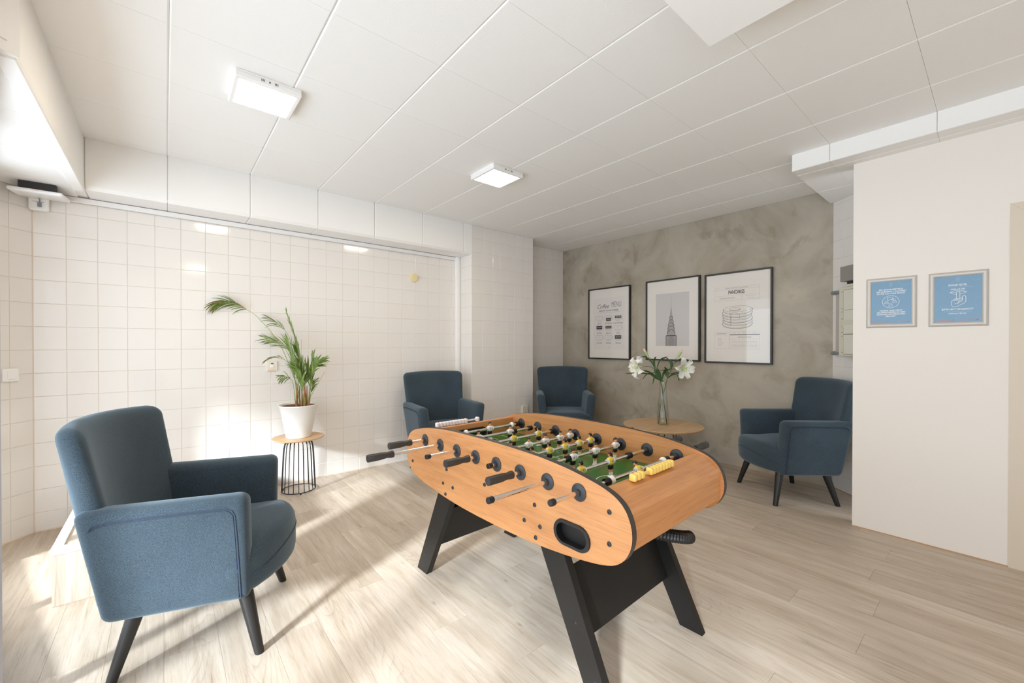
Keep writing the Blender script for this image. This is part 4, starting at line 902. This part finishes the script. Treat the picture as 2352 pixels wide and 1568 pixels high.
# drawn stack of pancakes
X0, X1, cxp = .29, .72, .505
pline(mb, [(fx(a), fy(b)) for a, b in arc(cxp, .405, .205, .032, 0, 360, 48)], .0020, z, 1); pline(mb, [(fx(a), fy(b)) for a, b in arc(.47, .405, .085, .014, 0, 360, 30)], .0022, z, 1)
pline(mb, [(fx(a), fy(b)) for a, b in arc(.475, .409, .085, .014, 20, 170, 20)], .003, z, 0)
for k in range(6):
    yb = .415+.030*k; rx = .205+random.uniform(.0, .012); cc = cxp+random.uniform(-.006, .008)
    low = arc(cc, yb+.012, rx, .042, 0, 180, 40); pline(mb, [(fx(a), fy(b)) for a, b in low], .0032, z, 0 if k % 2 else 1)
    pline(mb, [(fx(a), fy(b)) for a, b in arc(cc, yb+.004, rx*.98, .040, 8, 172, 36)], .0016, z, 1)
    for s_ in (-1, 1): pline(mb, [(fx(a), fy(b)) for a, b in arc(cc+s_*rx, yb+.001, .010, .012, -90 if s_ > 0 else 90, 90 if s_ > 0 else 270, 8)], .0035, z, 0)
    for j in range(34):
        a = random.uniform(.05, .95)*pi; ex_ = cc+rx*cos(a); ey = yb+.006+.041*sin(a); seg(mb, (fx(ex_), fy(ey)), (fx(ex_+.004), fy(ey+.008)), .0012, z, 1 if abs(cos(a)) > .5 else 2)
pline(mb, [(fx(a), fy(b)) for a, b in ((.40, .43), (.405, .50), (.41, .53), (.40, .575), (.41, .59), (.42, .575), (.415, .50), (.425, .45), (.46, .44), (.54, .465), (.545, .50), (.535, .52))], .0026, z, 1)
mb.build('lettering', [M_ink, M_ink2, M_ink3], pr3, 0)
# ------------------------------------------------------------------ blue notices in aluminium snap frames
def notice(label, ya, yb, z0, z1):
    w, h = ya-yb, z1-z0; t = thing('notice_frame', label, 'notice', mtx=wall_mtx(XW, ya, z0)); fw = .026; mb = MB()
    prof = [(0, 0), (.002, .006), (.008, .0115), (.014, .012), (.022, .0085), (fw, .004), (fw, 0)]
    for k in range(4):
        a, b = [((0, 0), (w, 0)), ((w, 0), (w, h)), ((w, h), (0, h)), ((0, h), (0, 0))][k]
        d = Vector((b[0]-a[0], b[1]-a[1])).normalized(); n = Vector((-d.y, d.x)); vs = []
        for s_, zz in prof: vs.append((a[0]+d.x*s_+n.x*s_, a[1]+d.y*s_+n.y*s_, zz))
        for s_, zz in prof: vs.append((b[0]-d.x*s_+n.x*s_, b[1]-d.y*s_+n.y*s_, zz))
        m_ = len(prof); mb.add(vs, [(i, i+1, m_+i+1, m_+i) for i in range(m_-1)])
    mb.build('frame', M_alu, t, 40)
    m2 = MB(); rect(m2, fw-.002, w-fw+.002, fw-.002, h-fw+.002, .003)
    m2.build('poster', M_blue, t)
    return t, [o for o in t.children if o.name.startswith('poster')][0], w, h
def house_logo(mb, cx, cy, s, z):
    pline(mb, [(cx-s*.5, cy+s*.25), (cx, cy+s*.55), (cx+s*.5, cy+s*.25)], s*.05, z, 3)
    text_parts(mb, 'NI', cx, cy+s*.08, s*.42, 3, 1.1, .01, z); text_parts(mb, 'DO', cx, cy-s*.24, s*.42, 3, 1.1, .01, z); text_parts(mb, 'HOMES', cx, cy-s*.56, s*.16, 3, 1.2, .01, z)
t, po1, w, h = notice('smaller-looking blue notice about group meetings, left of the two on the white wall', .5875, .3415, 1.3555, 1.6825)
mb = MB(); z = .0035; house_logo(mb, w/2, fy(.148), .024, z)
for s_, f_, wd in (('NO GROUP MEETINGS', .243, .1155), ('ARE CURRENTLY ALLOWED', .283, .1445), ('IN THE COMMON SPACES', .323, .134), ('DERZEIT SIND KEINE', .660, .108), ('GRUPPENTREFFEN IN DEN', .697, .138), ('GEMEINSCHAFTSRÄUMEN', .735, .138), ('ERLAUBT', .773, .0475)): fit(mb, s_, w/2, fy(f_), .0088, wd, 0, .014, z)
pline(mb, arc(w/2, fy(.485), .0405, .0395, 0, 360, 48), .0016, z, 0, False)
for dx, dy in ((-.021, -.003), (.019, .002), (0, -.020)):
    cx, cy = w/2+dx, fy(.485)+dy; pline(mb, arc(cx, cy+.005, .0047, .0047, 0, 360, 16), .0013, z, 0)
    pline(mb, arc(cx, cy-.008, .0112, .0085, 0, 180, 12)+[(cx+.0112, cy-.008), (cx-.0112, cy-.008)], .0013, z, 0, True)
cx, cy = w/2-.004, fy(.485)+.021; pline(mb, [(cx-.012, cy-.007), (cx-.012, cy+.007), (cx+.012, cy+.007), (cx+.012, cy-.007), (cx-.004, cy-.008), (cx-.009, cy-.013), (cx-.009, cy-.008)], .0014, z, 0, True)
pline(mb, [(cx+.014, cy+.001), (cx+.018, cy+.0005), (cx+.019, cy-.007), (cx+.016, cy-.009), (cx+.015, cy-.013), (cx+.010, cy-.009), (cx+.004, cy-.010)], .0013, z, 0)
for xx, a_, b_, wa_, wb_ in ((w*.305, 'THANK YOU,', 'YOUR NIDO TEAM', .050, .073), (w*.69, 'DANKE', 'DEIN NIDO TEAM', .030, .0745)):
    fit(mb, a_, xx, fy(.848), .0058, wa_, 1, .008, z); fit(mb, b_, xx, fy(.884), .0070, wb_, 2, .014, z)
seg(mb, (w-.090, h-.032), (w-.070, h-.056), .006, z-.0002, 4); seg(mb, (w-.070, h-.056), (w-.03, h-.050), .006, z-.0002, 4); seg(mb, (.030, .098), (.062, .125), .007, z-.0002, 4)
mb.build('lettering', [M_white, M_teal, M_red, M_pale, mat('poster_teal_faint', (.17, .345, .455), .4)], po1, 0)
t, po2, w, h = notice('blue quiet-hours notice with a finger-on-lips symbol, right of the two on the white wall', .291, .0455, 1.3545, 1.681)
mb = MB(); house_logo(mb, w/2, fy(.145), .024, z)
for s_, f_, wd, cp_, mi_ in (('PLEASE NOTE:', .247, .075, .0105, 0), ('Quiet hours in the building are between', .285, .128, .0058, 3), ('22:00 and 7:00', .321, .057, .0075, 0), ('BITTE NIMM RÜCKSICHT:', .688, .130, .0092, 0), ('Im Gebäude gilt Ruhezeit zwischen', .729, .113, .0058, 3), ('22:00 und 7:00 Uhr', .765, .074, .0075, 0)): fit(mb, s_, w/2, fy(f_), cp_, wd, mi_, .014 if mi_ == 0 else .004, z)
cx, cy = w/2+.002, fy(.512)
for s_ in (-1, 1): pline(mb, [(cx+s_*.034, cy+.043), (cx+s_*.018, cy+.053), (cx+s_*.006, cy+.054), (cx, cy+.050)], .0014, z, 0); pline(mb, [(cx+s_*.034, cy+.043), (cx+s_*.018, cy+.034), (cx+s_*.007, cy+.032)], .0014, z, 0); pline(mb, [(cx+s_*.034, cy+.043), (cx+s_*.016, cy+.045), (cx+s_*.007, cy+.044)], .0011, z, 0)
pline(mb, [(cx-.007, cy+.008)]+[(cx+a, cy+.040+b) for a, b in arc(0, 0, .007, .008, 180, 0, 8)]+[(cx+.007, cy+.010)], .0018, z, 0)
pline(mb, [(cx-.007, cy+.008), (cx-.024, cy-.006), (cx-.0285, cy-.012), (cx-.0285, cy-.030), (cx-.022, cy-.041), (cx-.012, cy-.043), (cx-.002, cy-.040), (cx+.026, cy-.021), (cx+.031, cy-.013), (cx+.031, cy+.015), (cx+.027, cy+.022), (cx+.021, cy+.022), (cx+.017, cy+.016), (cx+.017, cy-.006)], .0018, z, 0)
for k in range(4): pline(mb, [(cx-.022+.004*k, cy-.004+.003*k), (cx-.002+.005*k, cy-.003+.004*k), (cx+.001+.005*k, cy-.008+.004*k), (cx+.001+.005*k, cy-.018+.003*k), (cx-.004+.005*k, cy-.022+.003*k)], .0013, z, 0)
pline(mb, arc(cx-.006, cy-.019, .007, .007, 180, 380, 10), .0015, z, 0)
for xx, a_, b_, wa_, wb_ in ((w*.305, 'THANK YOU,', 'YOUR NIDO TEAM', .050, .072), (w*.69, 'DANKE', 'DEIN NIDO TEAM', .030, .073)):
    fit(mb, a_, xx, fy(.846), .0058, wa_, 1, .008, z); fit(mb, b_, xx, fy(.883), .0070, wb_, 2, .014, z)
seg(mb, (w-.075, h-.035), (w-.055, h-.060), .006, z-.0002, 4); seg(mb, (w-.055, h-.060), (w-.03, h-.052), .006, z-.0002, 4); seg(mb, (.030, .095), (.062, .125), .007, z-.0002, 4)
mb.build('lettering', [M_white, M_teal, M_red, M_pale, MATS['poster_teal_faint']], po2, 0)
# ------------------------------------------------------------------ fittings on the walls
def wall_y(x, y, z): return Matrix.Translation((x, y, z)) @ Matrix(((1, 0, 0), (0, 0, -1), (0, 1, 0))).to_4x4()   # local z points out (-Y)
t = thing('heater_switch', 'square cream switch with red indicator behind the palm leaves', 'switch', mtx=wall_y(.7185, YM, 1.053))
MB().box(-.040, .040, -.043, .043, 0, .012, bev=.002).build('plate', M_cream, t); MB().box(-.013, .013, -.012, .014, .012, .017, bev=.0015).build('rocker', M_wpl, t)
MB().box(-.009, .009, .020, .030, .012, .0145).build('indicator', M_redl, t)
mb = MB(); text_parts(mb, 'Notschalter', 0, -.032, .014, 0, .9, .01, .0124); mb.build('lettering', M_orange, t, 0)
t = thing('door_contact_sensor', 'small round yellowed plastic sensor high on the tiled wall', 'sensor', mtx=wall_y(2.067, YM, 1.966))
MB().lathe([(0, 0), (.041, 0), (.041, .024), (.038, .028), (0, .029)], 28).build('sensor_body', M_sens, t); MB().lathe([(.026, .028), (.026, .0305), (.031, .0305), (.031, .028)], 28, closed=True).build('sensor_ring', M_sens, t)
t = thing('junction_box', 'small square cream junction box low on the tiled column', 'junction box', mtx=wall_y(3.446, YC, .433))
MB().box(-.047, .047, -.047, .047, 0, .03, bev=.004).build('cover', M_cream, t)
for s_ in (-1, 1): MB().lathe([(0, 0), (.003, 0), (.003, .0015), (0, .0015)], 8, (s_*.036, 0, .03)).build('screw', M_gplas, t)
t = thing('wall_socket', 'white switch plate with tiny red mark beside the lily on the concrete wall', 'switch', mtx=wall_mtx(XC, 2.905, 1.016))
MB().box(0, .084, 0, .084, 0, .010, bev=.002).build('plate', M_wpl, t); MB().box(.020, .064, .018, .066, .010, .014, bev=.002).build('rocker', M_wpl, t); MB().lathe([(0, 0), (.006, 0), (.006, .001), (0, .001)], 10, (.042, .050, .014)).build('indicator', M_redl, t)
# light switch on the slanted left tiles
Ml = Matrix((Vector((-ul.x, -ul.y, 0)), Vector((0, 0, 1)), Vector((nl.x, nl.y, 0)))).transposed().to_4x4()
ps = Vector((-.664, YM))+ul*.125
t = thing('light_switch', 'white rocker light switch on the narrow slanted tiled wall', 'switch', mtx=Matrix.Translation((ps.x, ps.y, 1.052)) @ Ml)
MB().rbox((0, 0, .007), (.082, .082, .014), .006, n=(0, 0, 0)).build('plate', M_wpl, t); MB().box(-.020, .028, -.026, .026, .013, .019, bev=.003).build('rocker', M_wpl, t)
# router bracket lamp under the low ceiling
t = thing('wireless_router', 'flat white wireless access point mounted under the low ceiling in the left corner', 'router', (-.605, 3.985, 2.235), R(-3))
def frt(x, y, z): return (x, y, z-.18*(.5*(y+.11)))
MB().rbox((0, 0, -.028), (.235, .225, .026), .012, n=(0, 0, 0), fn=lambda x, y, z: (x*(1+.0*z), y, z+(.09*(y))) ).build('case', M_wpl, t, 50)
MB().box(-.075, .085, -.088, -.05, -.022, .0225).build('mounting_bracket', M_dark, t)
mb = MB(); mb.box(-.03, .03, -.05, .09, -.02, .0235); mb.build('ceiling_mount', M_dark, t)
MB().box(-.012, .015, -.1165, -.1125, -.034, -.0325).build('logo_mark', mat('pink_mark', (.85, .55, .5), .5), t)
t = thing('network_socket', 'white surface-mounted socket directly below the router', 'socket', mtx=wall_y(-.629, YM-.002, 2.172))
MB().box(-.045, .045, -.045, .045, 0, .040, bev=.006).build('housing', M_wpl, t); MB().box(-.031, .031, -.029, .031, .040, .043, bev=.002).build('insert', M_wpl, t); MB().box(-.026, .026, .008, .010, .043, .0436).build('slot', M_dark, t)
MB().tube(spline([Vector(q) for q in ((-.002, .050, .075), (.004, .035, .068), (.008, .018, .058), (.006, .002, .050))], 5), .0028, 8).box(-.003, .015, -.026, .004, .043, .056, bev=.003).build('plug_and_cable', M_cab, t)
# electrical cabinet and grey box on the slanted wall right of the concrete
def am(s, z): p = Vector(pa)+ua*s; ax = ua if False else ua; return Matrix.Translation((p.x, p.y, z)) @ Matrix((Vector((ua.x, ua.y, 0)), Vector((0, 0, 1)), Vector((na.x, na.y, 0)))).transposed().to_4x4()
sgn = 1 if Vector((ua.x, ua.y, 0)).cross(Vector((0, 0, 1))).dot(Vector((na.x, na.y, 0))) > 0 else -1
t = thing('meter_cabinet', 'old grey-green electrical cabinet half hidden behind the white wall', 'cabinet', mtx=am(.2, 1.153))
if sgn < 0: t.matrix_world = Matrix.Translation(t.matrix_world.translation) @ Matrix((Vector((ua.x, ua.y, 0)), Vector((0, 0, 1)), -Vector((na.x, na.y, 0)))).transposed().to_4x4()
zo = 1 if sgn > 0 else -1
def bz(mb, x0, x1, y0, y1, a, b, **k): a, b = sorted((a*zo, b*zo)); return mb.box(x0, x1, y0, y1, a, b, **k)
bz(MB(), 0, .45, 0, .555, 0, .088, bev=.004).build('cabinet_body', M_cabn, t)
bz(MB(), -.006, .45, -.003, .558, .078, .086).build('gasket', M_gasket, t)
bz(bz(MB(), -.004, .45, -.002, .557, .0865, .100, bev=.003), .02, .45, .23, .29, .100, .103, bev=.001).build('cabinet_door', M_cabn, t)
for (y0, y1) in ((.372, .532), (.290, .370), (.178, .253), (.016, .172)): 
    for dx in (.048, .225): bz(MB(), dx, dx+.135, y0, y1, .100, .1035, bev=.001).build('window', M_cabw, t)
mb = MB()
for (y0, y1) in ((.372, .532), (.290, .370), (.178, .253), (.016, .172)):
    for dx in (.048, .225):
        for (a0, a1, b0, b1) in ((dx-.004, dx-.001, y0-.003, y1+.003), (dx+.136, dx+.139, y0-.003, y1+.003), (dx-.004, dx+.139, y0-.004, y0-.001), (dx-.004, dx+.139, y1+.001, y1+.004)): bz(mb, a0, a1, b0, b1, .100, .1012)
    for yy in (y0+.012, y1-.012): bz(mb, .026, .033, yy-.003, yy+.003, .100, .103)
mb.build('seam', M_gbox, t, kind='stuff')
bz(bz(MB(), -.145, -.012, .04, .52, 0, .018, bev=.003), -.030, -.010, .04, .52, .018, .07).build('side_plate', mat('pale_metal', (.58, .55, .51), .4, metal=.3), t)
for yy in (.018, .535): MB().tube([(-.165, yy, .03*zo), (-.13, yy, .03*zo)], .016, 14).tube([(-.13, yy, .03*zo), (-.01, yy, .045*zo)], .013, 12).build('hinge_pin', M_cab, t)
bz(MB(), .2, .3, -.03, -.003, .03, .07, bev=.003).build('cable_entry', M_gbox, t)
t2 = thing('grey_relay_box', 'plain grey-brown metal box above the electrical cabinet', 'box', mtx=t.matrix_world.copy()); t2.location = t.matrix_world @ Vector((.045, .62, 0))
bz(MB(), 0, .35, -.02, .10, 0, .13, bev=.002).build('box_body', M_gbox, t2); bz(MB(), .02, .32, -.038, -.02, 0, .09).build('cable_gland', M_dark, t2); bz(MB(), -.005, .35, -.062, -.040, 0, .09, bev=.003).build('mounting_plate', M_cabw, t2)
